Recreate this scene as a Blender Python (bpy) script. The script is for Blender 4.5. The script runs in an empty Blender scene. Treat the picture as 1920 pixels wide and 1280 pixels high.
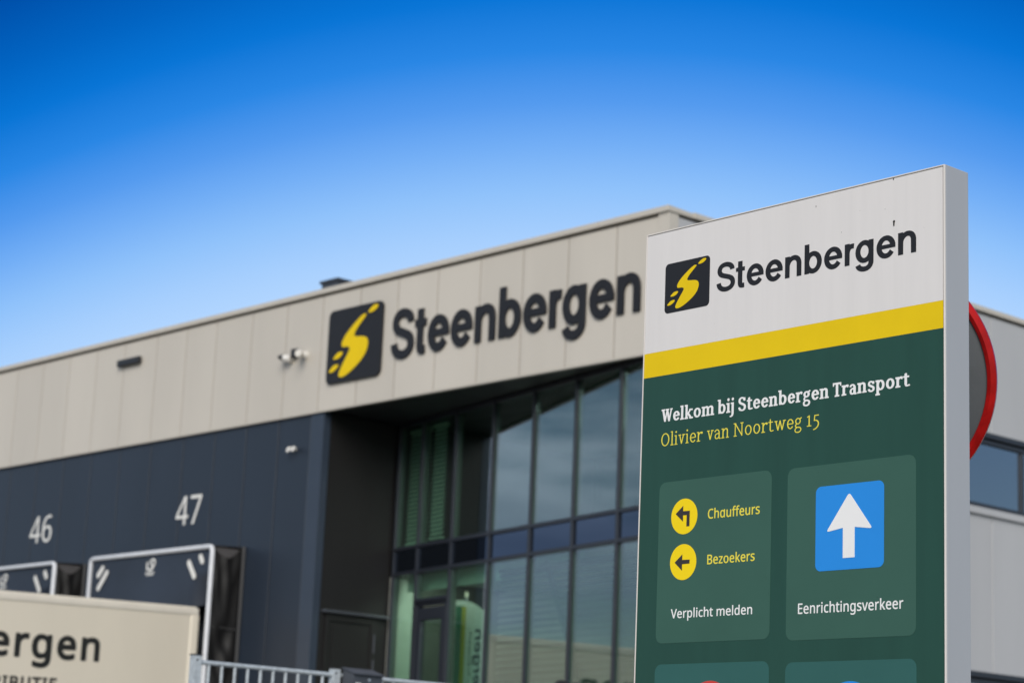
import bpy, bmesh, math, random
from mathutils import Vector, Matrix, noise
R = math.radians
SC = bpy.context.scene
COL = SC.collection
rnd = random.Random(7)

# ------------------------------------------------------------------ camera
cam_data = bpy.data.cameras.new('camera')
cam = bpy.data.objects.new('camera', cam_data)
COL.objects.link(cam)
right = Vector((0.68109025, 0.73100815, 0.04175099))
down = Vector((-0.13206432, 0.17873221, -0.97499426))
fwd = Vector((-0.72019100, 0.65854527, 0.21827286))
m = Matrix((right, -down, -fwd)).transposed().to_4x4()
m.translation = Vector((0, -18.0, 1.3))
cam.matrix_world = m
cam_data.sensor_width = 36.0
cam_data.lens = 36.0 * 3959.947 / 1920.0
cam_data.clip_start = 0.1
cam_data.clip_end = 2000.0
cam_data.dof.use_dof = True
cam_data.dof.focus_distance = 7.35
cam_data.dof.aperture_fstop = 4.0
SC.camera = cam

# ------------------------------------------------------------------ light
SUN_EL, SUN_AZ = R(30), Vector((0.66, -0.75))       # towards the sun, seen from the yard
w = bpy.data.worlds.new('World')
SC.world = w
w.use_nodes = True
nt = w.node_tree
nt.nodes.clear()
N = nt.nodes.new
L = nt.links.new
out = N('ShaderNodeOutputWorld')
bg = N('ShaderNodeBackground')
bg.inputs[1].default_value = 0.10
sky = N('ShaderNodeTexSky')
sky.sky_type = 'NISHITA'
sky.sun_disc = False
sky.sun_elevation = SUN_EL
sky.sun_rotation = math.atan2(SUN_AZ.x, SUN_AZ.y)
sky.air_density = 1.0
sky.dust_density = 0.3
sky.ozone_density = 2.0
tc = N('ShaderNodeTexCoord')
sep = N('ShaderNodeSeparateXYZ')
L(tc.outputs['Generated'], sep.inputs[0])
def lin(*c):
    return tuple((v / 255 / 12.92 if v <= 10 else ((v / 255 + 0.055) / 1.055) ** 2.4) for v in c)


def math_node(op, a, b, c=None):
    n = N('ShaderNodeMath')
    n.operation = op
    for i, v in enumerate((a, b, c)):
        if v is None:
            continue
        if isinstance(v, (int, float)):
            n.inputs[i].default_value = v
        else:
            L(v, n.inputs[i])
    return n.outputs[0]


# clear evening-blue sky towards the building: deep blue above, pale towards the horizon, darker away from its brightest bearing
AZ = R(-44.3)
dot0 = N('ShaderNodeVectorMath')
dot0.operation = 'DOT_PRODUCT'
dot0.inputs[1].default_value = (math.sin(AZ), math.cos(AZ), 0.0)
L(tc.outputs['Generated'], dot0.inputs[0])
z2 = math_node('MULTIPLY', sep.outputs['Z'], sep.outputs['Z'])
ch = math_node('SQRT', math_node('MAXIMUM', math_node('SUBTRACT', 1.0, z2), 0.001), 0.0)
hdot = math_node('DIVIDE', dot0.outputs['Value'], ch)
side = math_node('SMOOTH_MIN', math_node('MULTIPLY', math_node('SUBTRACT', 1.0, hdot), 1.62), 0.13, 0.06)
pos = math_node('ADD', sep.outputs['Z'], side)
ramp = N('ShaderNodeValToRGB')
ramp.color_ramp.interpolation = 'EASE'
ramp.color_ramp.interpolation = 'LINEAR'
SKY_RAMP = [(0.0, (214, 232, 255)), (0.20, (196, 223, 255)), (0.245, (184, 217, 255)), (0.268, (167, 207, 254)), (0.289, (144, 194, 251)), (0.309, (116, 175, 246)),
            (0.328, (85, 155, 239)), (0.351, (42, 135, 229)), (0.376, (8, 117, 214)), (0.400, (2, 100, 194)), (0.430, (0, 80, 170)), (0.50, (0, 66, 150)), (0.8, (0, 60, 140))]
el = ramp.color_ramp.elements
while len(el) > 1:
    el.remove(el[-1])
for i, (p, c) in enumerate(SKY_RAMP):
    e = el[0] if i == 0 else el.new(p)
    e.position = p
    e.color = (*lin(*c), 1)
L(pos, ramp.inputs[0])
rs10 = N('ShaderNodeVectorMath')
rs10.operation = 'SCALE'
rs10.inputs['Scale'].default_value = 10.0            # the background strength is 0.1
L(ramp.outputs[0], rs10.inputs[0])
fa = N('ShaderNodeMapRange')
fa.interpolation_type = 'SMOOTHSTEP'
fa.inputs['From Min'].default_value = 0.55
fa.inputs['From Max'].default_value = 0.80
L(hdot, fa.inputs['Value'])
fb = N('ShaderNodeMapRange')
fb.interpolation_type = 'SMOOTHSTEP'
fb.inputs['From Min'].default_value = 0.62
fb.inputs['From Max'].default_value = 0.42
L(sep.outputs['Z'], fb.inputs['Value'])
smix = N('ShaderNodeMix')
smix.data_type = 'RGBA'
L(math_node('MULTIPLY', fa.outputs[0], fb.outputs[0]), smix.inputs['Factor'])
L(sky.outputs[0], smix.inputs['A'])
L(rs10.outputs[0], smix.inputs['B'])
# broken cloud over the half of the sky behind the photographer
dot = N('ShaderNodeVectorMath')
dot.operation = 'DOT_PRODUCT'
dot.inputs[1].default_value = (-0.74, 0.67, 0.0)
L(tc.outputs['Generated'], dot.inputs[0])
mr = N('ShaderNodeMapRange')
mr.interpolation_type = 'SMOOTHSTEP'
mr.inputs['From Min'].default_value = 0.80
mr.inputs['From Max'].default_value = 0.55
L(dot.outputs['Value'], mr.inputs['Value'])
mp = N('ShaderNodeMapping')
mp.inputs['Scale'].default_value = (1.0, 1.0, 5.0)
mp.inputs['Location'].default_value = (0.3, 0.1, 0.2)
L(tc.outputs['Generated'], mp.inputs[0])
cn = N('ShaderNodeTexNoise')
cn.inputs['Scale'].default_value = 3.4
cn.inputs['Detail'].default_value = 7
cn.inputs['Roughness'].default_value = 0.52
L(mp.outputs[0], cn.inputs['Vector'])
cr = N('ShaderNodeMapRange')
cr.interpolation_type = 'SMOOTHSTEP'
cr.inputs['From Min'].default_value = 0.44
cr.inputs['From Max'].default_value = 0.58
L(cn.outputs[0], cr.inputs['Value'])
cm = N('ShaderNodeMath')
cm.operation = 'MULTIPLY'
L(mr.outputs[0], cm.inputs[0])
L(cr.outputs[0], cm.inputs[1])
mix = N('ShaderNodeMix')
mix.data_type = 'RGBA'
cn2 = N('ShaderNodeTexNoise')                       # dark undersides and bright heads of the clouds
cn2.inputs['Scale'].default_value = 2.3
cn2.inputs['Detail'].default_value = 5
L(mp.outputs[0], cn2.inputs['Vector'])
cc = N('ShaderNodeValToRGB')
cc.color_ramp.elements[0].position = 0.40
cc.color_ramp.elements[0].color = (0.22, 0.31, 0.45, 1)
cc.color_ramp.elements[1].position = 0.62
cc.color_ramp.elements[1].color = (0.72, 0.82, 0.99, 1)
L(cn2.outputs[0], cc.inputs[0])
cs = N('ShaderNodeVectorMath')
cs.operation = 'SCALE'
cs.inputs['Scale'].default_value = 10.0
L(cc.outputs[0], cs.inputs[0])
L(cs.outputs[0], mix.inputs['B'])
L(cm.outputs[0], mix.inputs['Factor'])
L(smix.outputs['Result'], mix.inputs['A'])
L(mix.outputs['Result'], bg.inputs[0])
L(bg.outputs[0], out.inputs[0])

sd = bpy.data.lights.new('sun', 'SUN')
sd.energy = 3.2
sd.angle = R(40)
sd.color = (1.0, 0.93, 0.83)
so = bpy.data.objects.new('sun', sd)
COL.objects.link(so)
sv = Vector((SUN_AZ.x, SUN_AZ.y, 0)).normalized() * math.cos(SUN_EL) + Vector((0, 0, math.sin(SUN_EL)))
so.rotation_euler = sv.to_track_quat('Z', 'Y').to_euler()

SC.view_settings.view_transform = 'Standard'
SC.view_settings.look = 'None'
SC.view_settings.gamma = 1.0
SC.view_settings.exposure = 0.0
SC.cycles.use_denoising = True

# ------------------------------------------------------------------ materials
def mat(name, col, rough=0.5, metal=0.0, var=0.0, vscale=3.0, stretch=(1, 1, 1), bump=0.0, bscale=60.0, spec=0.5, col2=None, coat=0.0):
    mt = bpy.data.materials.new(name)
    mt.use_nodes = True
    t = mt.node_tree
    p = t.nodes['Principled BSDF']
    p.inputs['Base Color'].default_value = (*col, 1)
    p.inputs['Roughness'].default_value = rough
    p.inputs['Metallic'].default_value = metal
    p.inputs['Specular IOR Level'].default_value = spec
    p.inputs['Coat Weight'].default_value = coat
    co = t.nodes.new('ShaderNodeTexCoord')
    if var > 0 or col2:
        mpn = t.nodes.new('ShaderNodeMapping')
        mpn.inputs['Scale'].default_value = stretch
        nz = t.nodes.new('ShaderNodeTexNoise')
        nz.inputs['Scale'].default_value = vscale
        nz.inputs['Detail'].default_value = 6
        nz.inputs['Roughness'].default_value = 0.6
        rp = t.nodes.new('ShaderNodeValToRGB')
        c2 = col2 or tuple(c * (1 - var) for c in col)
        rp.color_ramp.elements[0].position = 0.33
        rp.color_ramp.elements[1].position = 0.62
        rp.color_ramp.elements[0].color = (*c2, 1)
        rp.color_ramp.elements[1].color = (*col, 1)
        t.links.new(co.outputs['Object'], mpn.inputs[0])
        t.links.new(mpn.outputs[0], nz.inputs['Vector'])
        t.links.new(nz.outputs[0], rp.inputs[0])
        t.links.new(rp.outputs[0], p.inputs['Base Color'])
    if bump > 0:
        nb = t.nodes.new('ShaderNodeTexNoise')
        nb.inputs['Scale'].default_value = bscale
        nb.inputs['Detail'].default_value = 4
        b = t.nodes.new('ShaderNodeBump')
        b.inputs['Strength'].default_value = bump
        b.inputs['Distance'].default_value = 0.01
        t.links.new(co.outputs['Object'], nb.inputs['Vector'])
        t.links.new(nb.outputs[0], b.inputs['Height'])
        t.links.new(b.outputs[0], p.inputs['Normal'])
    return mt


def glass(name, tint, refl, base, gain, rough=0.0, wave=0.0):
    mt = bpy.data.materials.new(name)
    mt.use_nodes = True
    t = mt.node_tree
    t.nodes.clear()
    n = t.nodes.new
    o = n('ShaderNodeOutputMaterial')
    mx = n('ShaderNodeMixShader')
    tr = n('ShaderNodeBsdfTransparent')
    tr.inputs[0].default_value = (*tint, 1)
    gl = n('ShaderNodeBsdfGlossy')
    gl.inputs['Color'].default_value = (*refl, 1)
    gl.inputs['Roughness'].default_value = rough
    lw = n('ShaderNodeLayerWeight')
    lw.inputs['Blend'].default_value = 0.5
    pw = n('ShaderNodeMath')
    pw.operation = 'POWER'
    pw.inputs[1].default_value = 2.0
    ma = n('ShaderNodeMath')
    ma.operation = 'MULTIPLY_ADD'
    ma.inputs[1].default_value = gain
    ma.inputs[2].default_value = base
    t.links.new(lw.outputs['Facing'], pw.inputs[0])
    t.links.new(pw.outputs[0], ma.inputs[0])
    t.links.new(ma.outputs[0], mx.inputs[0])
    t.links.new(tr.outputs[0], mx.inputs[1])
    t.links.new(gl.outputs[0], mx.inputs[2])
    t.links.new(mx.outputs[0], o.inputs[0])
    if wave > 0:
        co = n('ShaderNodeTexCoord')
        nz = n('ShaderNodeTexNoise')
        nz.inputs['Scale'].default_value = 0.9
        nz.inputs['Detail'].default_value = 1
        b = n('ShaderNodeBump')
        b.inputs['Strength'].default_value = wave
        b.inputs['Distance'].default_value = 0.02
        t.links.new(co.outputs['Object'], nz.inputs['Vector'])
        t.links.new(nz.outputs[0], b.inputs['Height'])
        t.links.new(b.outputs[0], gl.inputs['Normal'])
    return mt


M = dict(
    clad=mat('cream cladding', (0.56, 0.52, 0.46), 0.5, var=0.07, vscale=0.8, stretch=(1, 1, 0.25), bump=0.04, bscale=8),
    clad_skylit=mat('skylit grey cladding', (0.455, 0.46, 0.475), 0.5, var=0.06, vscale=0.8, stretch=(1, 1, 0.25), bump=0.04, bscale=8),  # same cladding as the front; its skylit shade is put into the colour
    trim=mat('cream trim', (0.55, 0.51, 0.45), 0.45, var=0.06, vscale=2),
    navy=mat('navy cladding', (0.018, 0.0275, 0.045), 0.45, var=0.15, vscale=0.7, stretch=(1, 1, 0.2), bump=0.03, bscale=9),
    navy_trim=mat('slate blue trim', (0.031, 0.044, 0.068), 0.4, var=0.08),
    black_clad=mat('black cladding', (0.009, 0.0085, 0.009), 0.55, var=0.2, vscale=1.5, stretch=(1, 1, 0.2), bump=0.05, bscale=120),
    soffit=mat('dark soffit', (0.014, 0.016, 0.019), 0.5, var=0.3, vscale=6),
    joint=mat('cream joint', (0.26, 0.225, 0.19), 0.8, var=0.1),
    joint_navy=mat('navy joint', (0.007, 0.009, 0.013), 0.9, spec=0.1, var=0.1),
    inner_frame=mat('grey inner frame', (0.13, 0.14, 0.13), 0.5, var=0.1),
    gap=mat('dark joint', (0.03, 0.03, 0.03), 0.9, var=0.1),
    frame=mat('anthracite window frame', (0.018, 0.022, 0.032), 0.38, var=0.1),
    roof=mat('roof membrane', (0.16, 0.16, 0.16), 0.9, var=0.2),
    glass=glass('tinted glass', (0.70, 0.86, 0.77), (0.86, 0.93, 1.0), 0.07, 0.58, wave=0.03),
    glass_side=glass('blue window glass', (0.25, 0.30, 0.38), (0.80, 0.88, 1.0), 0.30, 0.5, wave=0.05),
    spandrel=glass('spandrel glass', (0.0, 0.0, 0.0), (0.31, 0.40, 0.56), 0.20, 0.45, wave=0.03),
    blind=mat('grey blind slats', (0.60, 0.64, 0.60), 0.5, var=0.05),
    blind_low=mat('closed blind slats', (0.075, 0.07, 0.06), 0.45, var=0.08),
    lobby=mat('lobby plaster', (0.80, 0.84, 0.79), 0.8, var=0.05),
    lobby_dim=mat('dimmed lobby wall', (0.13, 0.15, 0.125), 0.7, var=0.15),  # unlit depth of the lobby painted as a darker wall colour
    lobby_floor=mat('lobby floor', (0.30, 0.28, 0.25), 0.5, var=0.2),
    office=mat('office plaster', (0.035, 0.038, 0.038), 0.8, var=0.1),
    char=mat('charcoal sign', (0.017, 0.017, 0.020), 0.45, spec=0.3, var=0.12, vscale=4),
    yellow=mat('yellow film', (0.80, 0.56, 0.008), 0.5, spec=0.15, var=0.05, vscale=5),
    white_film=mat('white film', (0.735, 0.705, 0.70), 0.35, var=0.035, vscale=3, stretch=(9, 9, 0.5)),
    green=mat('dark green film', (0.020, 0.072, 0.055), 0.36, spec=0.28, var=0.10, vscale=2, stretch=(6, 6, 0.5)),
    green_card=mat('mid green film', (0.044, 0.115, 0.090), 0.42, spec=0.22, var=0.06, vscale=3),
    green_card_low=mat('teal green film', (0.034, 0.118, 0.110), 0.42, spec=0.22, var=0.06, vscale=3),
    blue=mat('traffic blue film', (0.026, 0.265, 0.77), 0.45, spec=0.15, var=0.04),
    text_white=mat('white lettering', (0.87, 0.86, 0.87), 0.4, var=0.03),
    text_yellow=mat('yellow lettering', (0.84, 0.72, 0.07), 0.4, var=0.03),
    disc_yellow=mat('yellow disc film', (0.93, 0.68, 0.012), 0.5, spec=0.15, var=0.03),
    brown_black=mat('dark arrow film', (0.035, 0.028, 0.026), 0.4, var=0.05),
    red=mat('red paint', (0.46, 0.008, 0.007), 0.36, var=0.35, vscale=14, spec=0.25),
    red_film=mat('red film', (0.62, 0.045, 0.035), 0.35, var=0.03),
    casing=mat('grey aluminium casing', (0.385, 0.405, 0.445), 0.42, metal=0.0, var=0.05, vscale=1.5, stretch=(1, 1, 0.15)),
    edge=mat('bright aluminium edge', (0.72, 0.68, 0.65), 0.35, var=0.04),
    grime=mat('black grime', (0.012, 0.011, 0.010), 0.8, var=0.3, vscale=60),
    galv=mat('galvanised steel', (0.50, 0.55, 0.59), 0.45, metal=0.12, var=0.28, vscale=26, bump=0.05, bscale=90),
    steel_dark=mat('dark grey steel', (0.055, 0.062, 0.076), 0.4, var=0.12, vscale=8),
    lock=mat('polished lock', (0.7, 0.7, 0.7), 0.25, metal=0.9, var=0.1),
    white_tube=mat('white painted tube', (0.62, 0.64, 0.68), 0.35, var=0.1, vscale=7),
    curtain=mat('navy dock curtain', (0.022, 0.031, 0.050), 0.5, var=0.22, vscale=1.2, bump=0.08, bscale=5),
    fabric=mat('black dock fabric', (0.007, 0.0066, 0.0066), 0.6, var=0.35, vscale=5, bump=0.5, bscale=11),
    fabric_skylit=mat('skylit dock fabric', (0.075, 0.072, 0.075), 0.8, var=0.15, vscale=5),  # sky light on the dock fabric, put in as a grey colour
    tube_grey=mat('grey wall profile', (0.05, 0.05, 0.052), 0.5, var=0.1),
    pvc_white=mat('white dock marks', (0.72, 0.71, 0.68), 0.45, var=0.08, vscale=12),
    truck=mat('cream truck body', (0.74, 0.68, 0.57), 0.4, var=0.05, vscale=1.2, stretch=(1, 1, 0.3)),
    truck_rail=mat('pale truck rail', (0.76, 0.71, 0.62), 0.4, var=0.06),
    ink=mat('black truck lettering', (0.015, 0.015, 0.015), 0.4, var=0.1),
    rubber=mat('tyre rubber', (0.02, 0.02, 0.02), 0.85, var=0.2, bump=0.2),
    chassis=mat('black chassis', (0.03, 0.03, 0.03), 0.6, var=0.2),
    cam_white=mat('white camera plastic', (0.72, 0.70, 0.66), 0.4, var=0.05),
    cam_black=mat('black plastic', (0.018, 0.018, 0.02), 0.4, var=0.1),
    mirror_back=mat('dark grey mirror back', (0.075, 0.085, 0.095), 0.55, var=0.12, vscale=6, bump=0.05),
    mirror=mat('mirror face', (0.9, 0.9, 0.9), 0.02, metal=1.0),
    asphalt=mat('asphalt', (0.055, 0.055, 0.057), 0.9, var=0.25, vscale=9, bump=0.4, bscale=140),
    concrete=mat('concrete', (0.30, 0.29, 0.27), 0.85, var=0.2, vscale=5, bump=0.3),
    grass=mat('grass verge', (0.06, 0.09, 0.03), 0.95, var=0.5, vscale=20, bump=0.6),
    flag_white=mat('white flag cloth', (0.70, 0.74, 0.71), 0.8, var=0.06),
    flag_green=mat('green flag cloth', (0.012, 0.16, 0.085), 0.8, var=0.06),
    flag_yellow=mat('yellow flag cloth', (0.45, 0.42, 0.03), 0.8, var=0.06),
    lamp_glass=mat('lamp glass', (0.25, 0.22, 0.18), 0.1, var=0.2),
)


def lamp(name, col, power):
    mt = mat(name, (0.8, 0.8, 0.8), 0.5)
    p = mt.node_tree.nodes['Principled BSDF']
    p.inputs['Emission Color'].default_value = (*col, 1)
    p.inputs['Emission Strength'].default_value = power
    return mt


M['lamp'] = lamp('lobby ceiling lamp', (1.0, 0.97, 0.9), 4.3)


def panel_tone(key, axis, off, pitch, amt):
    """each cladding panel a slightly different batch tone"""
    t = M[key].node_tree
    p = t.nodes['Principled BSDF']
    src = p.inputs['Base Color'].links[0].from_socket
    n = t.nodes.new
    co = n('ShaderNodeTexCoord')
    sp = n('ShaderNodeSeparateXYZ')
    t.links.new(co.outputs['Object'], sp.inputs[0])
    a = n('ShaderNodeMath'); a.operation = 'ADD'; a.inputs[1].default_value = -off
    d = n('ShaderNodeMath'); d.operation = 'DIVIDE'; d.inputs[1].default_value = pitch
    f = n('ShaderNodeMath'); f.operation = 'FLOOR'
    wn = n('ShaderNodeTexWhiteNoise'); wn.noise_dimensions = '1D'
    r = n('ShaderNodeMapRange')
    r.inputs['To Min'].default_value = 1 - amt
    r.inputs['To Max'].default_value = 1 + amt
    v = n('ShaderNodeVectorMath'); v.operation = 'SCALE'
    t.links.new(sp.outputs[axis], a.inputs[0])
    t.links.new(a.outputs[0], d.inputs[0])
    t.links.new(d.outputs[0], f.inputs[0])
    t.links.new(f.outputs[0], wn.inputs['W'])
    t.links.new(wn.outputs['Value'], r.inputs['Value'])
    t.links.new(src, v.inputs[0])
    t.links.new(r.outputs[0], v.inputs['Scale'])
    t.links.new(v.outputs[0], p.inputs['Base Color'])


panel_tone('clad', 'X', -23.745, 0.86, 0.035)
panel_tone('navy', 'X', -23.914, 0.86, 0.07)
panel_tone('clad_skylit', 'Y', 6.703, 1.12, 0.03)

# ------------------------------------------------------------------ builders
class MB:
    """collects shapes in a bmesh and links them as one mesh object"""
    def __init__(s):
        s.bm = bmesh.new()

    def box(s, x0, x1, y0, y1, z0, z1, fr=None):
        vs = [(x, y, z) for z in (z0, z1) for y in (y0, y1) for x in (x0, x1)]
        vs = [s.bm.verts.new(fr(*v) if fr else v) for v in vs]
        for q in ((0, 2, 3, 1), (4, 5, 7, 6), (0, 1, 5, 4), (2, 6, 7, 3), (0, 4, 6, 2), (1, 3, 7, 5)):
            s.bm.faces.new([vs[i] for i in q])
        return s

    def prism(s, pts, a, b, fr=None):
        """pts: 2-D outline, extruded from c=a to c=b in frame fr(u, v, c)"""
        fr = fr or (lambda u, v, c: (u, v, c))
        A = [s.bm.verts.new(fr(u, v, a)) for u, v in pts]
        B = [s.bm.verts.new(fr(u, v, b)) for u, v in pts]
        n = len(pts)
        s.bm.faces.new(A)
        s.bm.faces.new(B[::-1])
        for i in range(n):
            j = (i + 1) % n
            s.bm.faces.new((A[i], B[i], B[j], A[j]))
        return s

    def tube(s, pts, r, seg=10, closed=False):
        pts = [Vector(p) for p in pts]
        n = len(pts)
        rings = []
        up = None
        for i, p in enumerate(pts):
            a = pts[i - 1] if (i > 0 or closed) else p
            b = pts[(i + 1) % n] if (i < n - 1 or closed) else p
            d = (b - a).normalized()
            if up is None:
                up = Vector((0, 0, 1)) if abs(d.z) < 0.9 else Vector((1, 0, 0))
            x = d.cross(up).normalized()
            up = x.cross(d).normalized()
            rr = r(i / max(1, n - 1)) if callable(r) else r
            rings.append([s.bm.verts.new(p + rr * (math.cos(t) * x + math.sin(t) * up)) for t in [2 * math.pi * k / seg for k in range(seg)]])
        for i in range(n if closed else n - 1):
            A, B = rings[i], rings[(i + 1) % n]
            for k in range(seg):
                s.bm.faces.new((A[k], A[(k + 1) % seg], B[(k + 1) % seg], B[k]))
        if not closed:
            s.bm.faces.new(rings[0][::-1])
            s.bm.faces.new(rings[-1])
        return s

    def lathe(s, prof, fr, seg=40):
        """prof: (radius, height) points turned round the axis of frame fr(u, v, c), c = height"""
        rings = []
        for r, h in prof:
            if r < 1e-6:
                rings.append([s.bm.verts.new(fr(0, 0, h))])
            else:
                rings.append([s.bm.verts.new(fr(r * math.cos(t), r * math.sin(t), h)) for t in [2 * math.pi * k / seg for k in range(seg)]])
        for A, B in zip(rings, rings[1:]):
            for k in range(seg):
                j = (k + 1) % seg
                f = [A[k % len(A)]] + ([A[j]] if len(A) > 1 else []) + ([B[j]] if len(B) > 1 else []) + [B[k % len(B)]]
                if len(set(f)) > 2:
                    s.bm.faces.new(f)
        return s

    def grid(s, nu, nv, f, thick=0.0, nrm=(0, 0, 1)):
        """sheet of nu x nv cells with a thickness"""
        n = Vector(nrm) * thick
        la = [[s.bm.verts.new(Vector(f(i / nu, j / nv))) for j in range(nv + 1)] for i in range(nu + 1)]
        lb = [[s.bm.verts.new(v.co + n) for v in row] for row in la]
        for i in range(nu):
            for j in range(nv):
                s.bm.faces.new((la[i][j], la[i + 1][j], la[i + 1][j + 1], la[i][j + 1]))
                s.bm.faces.new((lb[i][j], lb[i][j + 1], lb[i + 1][j + 1], lb[i + 1][j]))
        ed = [(la[i][0], la[i + 1][0], lb[i + 1][0], lb[i][0]) for i in range(nu)] + [(la[i + 1][nv], la[i][nv], lb[i][nv], lb[i + 1][nv]) for i in range(nu)]
        ed += [(la[0][j + 1], la[0][j], lb[0][j], lb[0][j + 1]) for j in range(nv)] + [(la[nu][j], la[nu][j + 1], lb[nu][j + 1], lb[nu][j]) for j in range(nv)]
        for e in ed:
            s.bm.faces.new(e)
        return s

    def done(s, name, mt, parent=None, bevel=0.0, smooth=False, seg=2):
        bmesh.ops.recalc_face_normals(s.bm, faces=s.bm.faces)
        if bevel > 0:
            es = [e for e in s.bm.edges if len(e.link_faces) == 2 and e.calc_face_angle(0) > 0.6]
            bmesh.ops.bevel(s.bm, geom=es, offset=bevel, segments=seg, affect='EDGES', profile=0.6, clamp_overlap=True)
        me = bpy.data.meshes.new(name)
        s.bm.to_mesh(me)
        s.bm.free()
        me.materials.append(M[mt] if isinstance(mt, str) else mt)
        if smooth:
            for p in me.polygons:
                p.use_smooth = True
            try:
                me.set_sharp_from_angle(angle=R(38))
            except Exception:
                pass
        o = bpy.data.objects.new(name, me)
        COL.objects.link(o)
        if parent is not None:
            o.parent = parent
            o.matrix_parent_inverse = Matrix.Translation(-parent_loc(parent))
        return o


def parent_loc(p):
    v = Vector((0, 0, 0))
    while p is not None:
        v = v + p.location
        p = None if p.parent is None else p.parent
        break
    return v if v is not None else Vector((0, 0, 0))


def thing(name, label, cat, loc=(0, 0, 0), group=None):
    o = bpy.data.objects.new(name, None)
    o.location = loc
    o.empty_display_size = 0.2
    COL.objects.link(o)
    return tag(o, label, cat, group)


def tag(o, label=None, cat=None, group=None, kind=None):
    for k, v in (('label', label), ('category', cat), ('group', group), ('kind', kind)):
        if v:
            o[k] = v
    return o


def frame(o, ux, uy, n):
    o, ux, uy, n = Vector(o), Vector(ux), Vector(uy), Vector(n)
    return lambda u, v, c=0.0: o + ux * u + uy * v + n * c


def rrect(x0, x1, y0, y1, r, seg=6):
    p = []
    for cx, cy, a in ((x1 - r, y1 - r, 0), (x0 + r, y1 - r, 90), (x0 + r, y0 + r, 180), (x1 - r, y0 + r, 270)):
        for k in range(seg + 1):
            t = R(a + 90 * k / seg)
            p.append((cx + r * math.cos(t), cy + r * math.sin(t)))
    return p


def circle(cx, cy, r, n=48):
    return [(cx + r * math.cos(2 * math.pi * k / n), cy + r * math.sin(2 * math.pi * k / n)) for k in range(n)]


def smooth_loop(pts, k=6):
    n = len(pts)
    o = []
    for i in range(n):
        p0, p1, p2, p3 = (Vector(pts[(i + d) % n]) for d in (-1, 0, 1, 2))
        for j in range(k):
            t = j / k
            o.append(tuple(0.5 * ((2 * p1) + (p2 - p0) * t + (2 * p0 - 5 * p1 + 4 * p2 - p3) * t * t + (3 * p1 - p0 - 3 * p2 + p3) * t ** 3)))
    return o


def decode(key):
    res = []
    for c in TEXT[key].split(';'):
        x = y = 0
        pts = []
        for t in c.split(' '):
            a, b = t.split(',')
            x += int(a)
            y += int(b)
            pts.append((x / 1000.0, y / 1000.0))
        res.append(pts)
    return res


def lettering(key, name, mt, parent, fr, u0, u1, v0, cap, capu, c0, c1):
    """fills the outlines of a text: u0..u1 its ink width, v0 the baseline, cap its cap height (capu in font units)"""
    cs = decode(key)
    xs = [p[0] for c in cs for p in c]
    lo, hi = min(xs), max(xs)
    kx, ky = (u1 - u0) / (hi - lo), cap / capu
    cu = bpy.data.curves.new(name, 'CURVE')
    cu.dimensions = '2D'
    cu.fill_mode = 'BOTH'
    cu.extrude = 0.5
    for c in cs:
        sp = cu.splines.new('POLY')
        sp.points.add(len(c) - 1)
        for i, (x, y) in enumerate(c):
            sp.points[i].co = ((x - lo) * kx, y * ky, 0, 1)
        sp.use_cyclic_u = True
    tmp = bpy.data.objects.new('tmp', cu)
    COL.objects.link(tmp)
    bpy.context.view_layer.update()
    me = bpy.data.meshes.new_from_object(tmp.evaluated_get(bpy.context.evaluated_depsgraph_get()))
    bpy.data.objects.remove(tmp)
    bpy.data.curves.remove(cu)
    me.name = name
    for v in me.vertices:
        v.co = fr(u0 + v.co.x, v0 + v.co.y, c0 + (c1 - c0) * (v.co.z + 0.5))
    b = bmesh.new()
    b.from_mesh(me)
    bmesh.ops.remove_doubles(b, verts=b.verts, dist=1e-6)
    bmesh.ops.recalc_face_normals(b, faces=b.faces)
    b.to_mesh(me)
    b.free()
    me.materials.clear()
    me.materials.append(M[mt])
    o = bpy.data.objects.new(name, me)
    COL.objects.link(o)
    if parent is not None:
        o.parent = parent
        o.matrix_parent_inverse = Matrix.Translation(-parent_loc(parent))
    return o


EMBLEM = [[(0.702, 0.857), (0.655, 0.863), (0.572, 0.819), (0.49, 0.76), (0.407, 0.693), (0.341, 0.63), (0.292, 0.564), (0.275, 0.506), (0.295, 0.476), (0.346, 0.471), (0.4, 0.463), (0.428, 0.437), (0.415, 0.397), (0.367, 0.323), (0.31, 0.236), (0.262, 0.155), (0.246, 0.105), (0.264, 0.074), (0.315, 0.067), (0.39, 0.086), (0.49, 0.136), (0.589, 0.2), (0.671, 0.268), (0.727, 0.339), (0.754, 0.409), (0.761, 0.468), (0.748, 0.515), (0.71, 0.549), (0.646, 0.567), (0.571, 0.576), (0.515, 0.589), (0.502, 0.614), (0.526, 0.662), (0.583, 0.727), (0.649, 0.789), (0.694, 0.837)], [(0.742, 0.876), (0.787, 0.927), (0.853, 0.959), (0.906, 0.956), (0.913, 0.932), (0.871, 0.892), (0.805, 0.869)], [(0.132, 0.332), (0.153, 0.363), (0.212, 0.405), (0.28, 0.413), (0.299, 0.392), (0.264, 0.35), (0.197, 0.325)], [(0.062, 0.168), (0.082, 0.194), (0.14, 0.24), (0.208, 0.249), (0.229, 0.228), (0.193, 0.19), (0.125, 0.156), (0.079, 0.157)]]


def emblem(name, parent, fr, u0, v0, wu, wv, c0, c1):
    b = MB()
    for loop in EMBLEM:
        b.prism(smooth_loop([(u0 + wu * x, v0 + wv * y) for x, y in loop]), c0, c1, fr)
    return b.done(name, 'yellow', parent)

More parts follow.
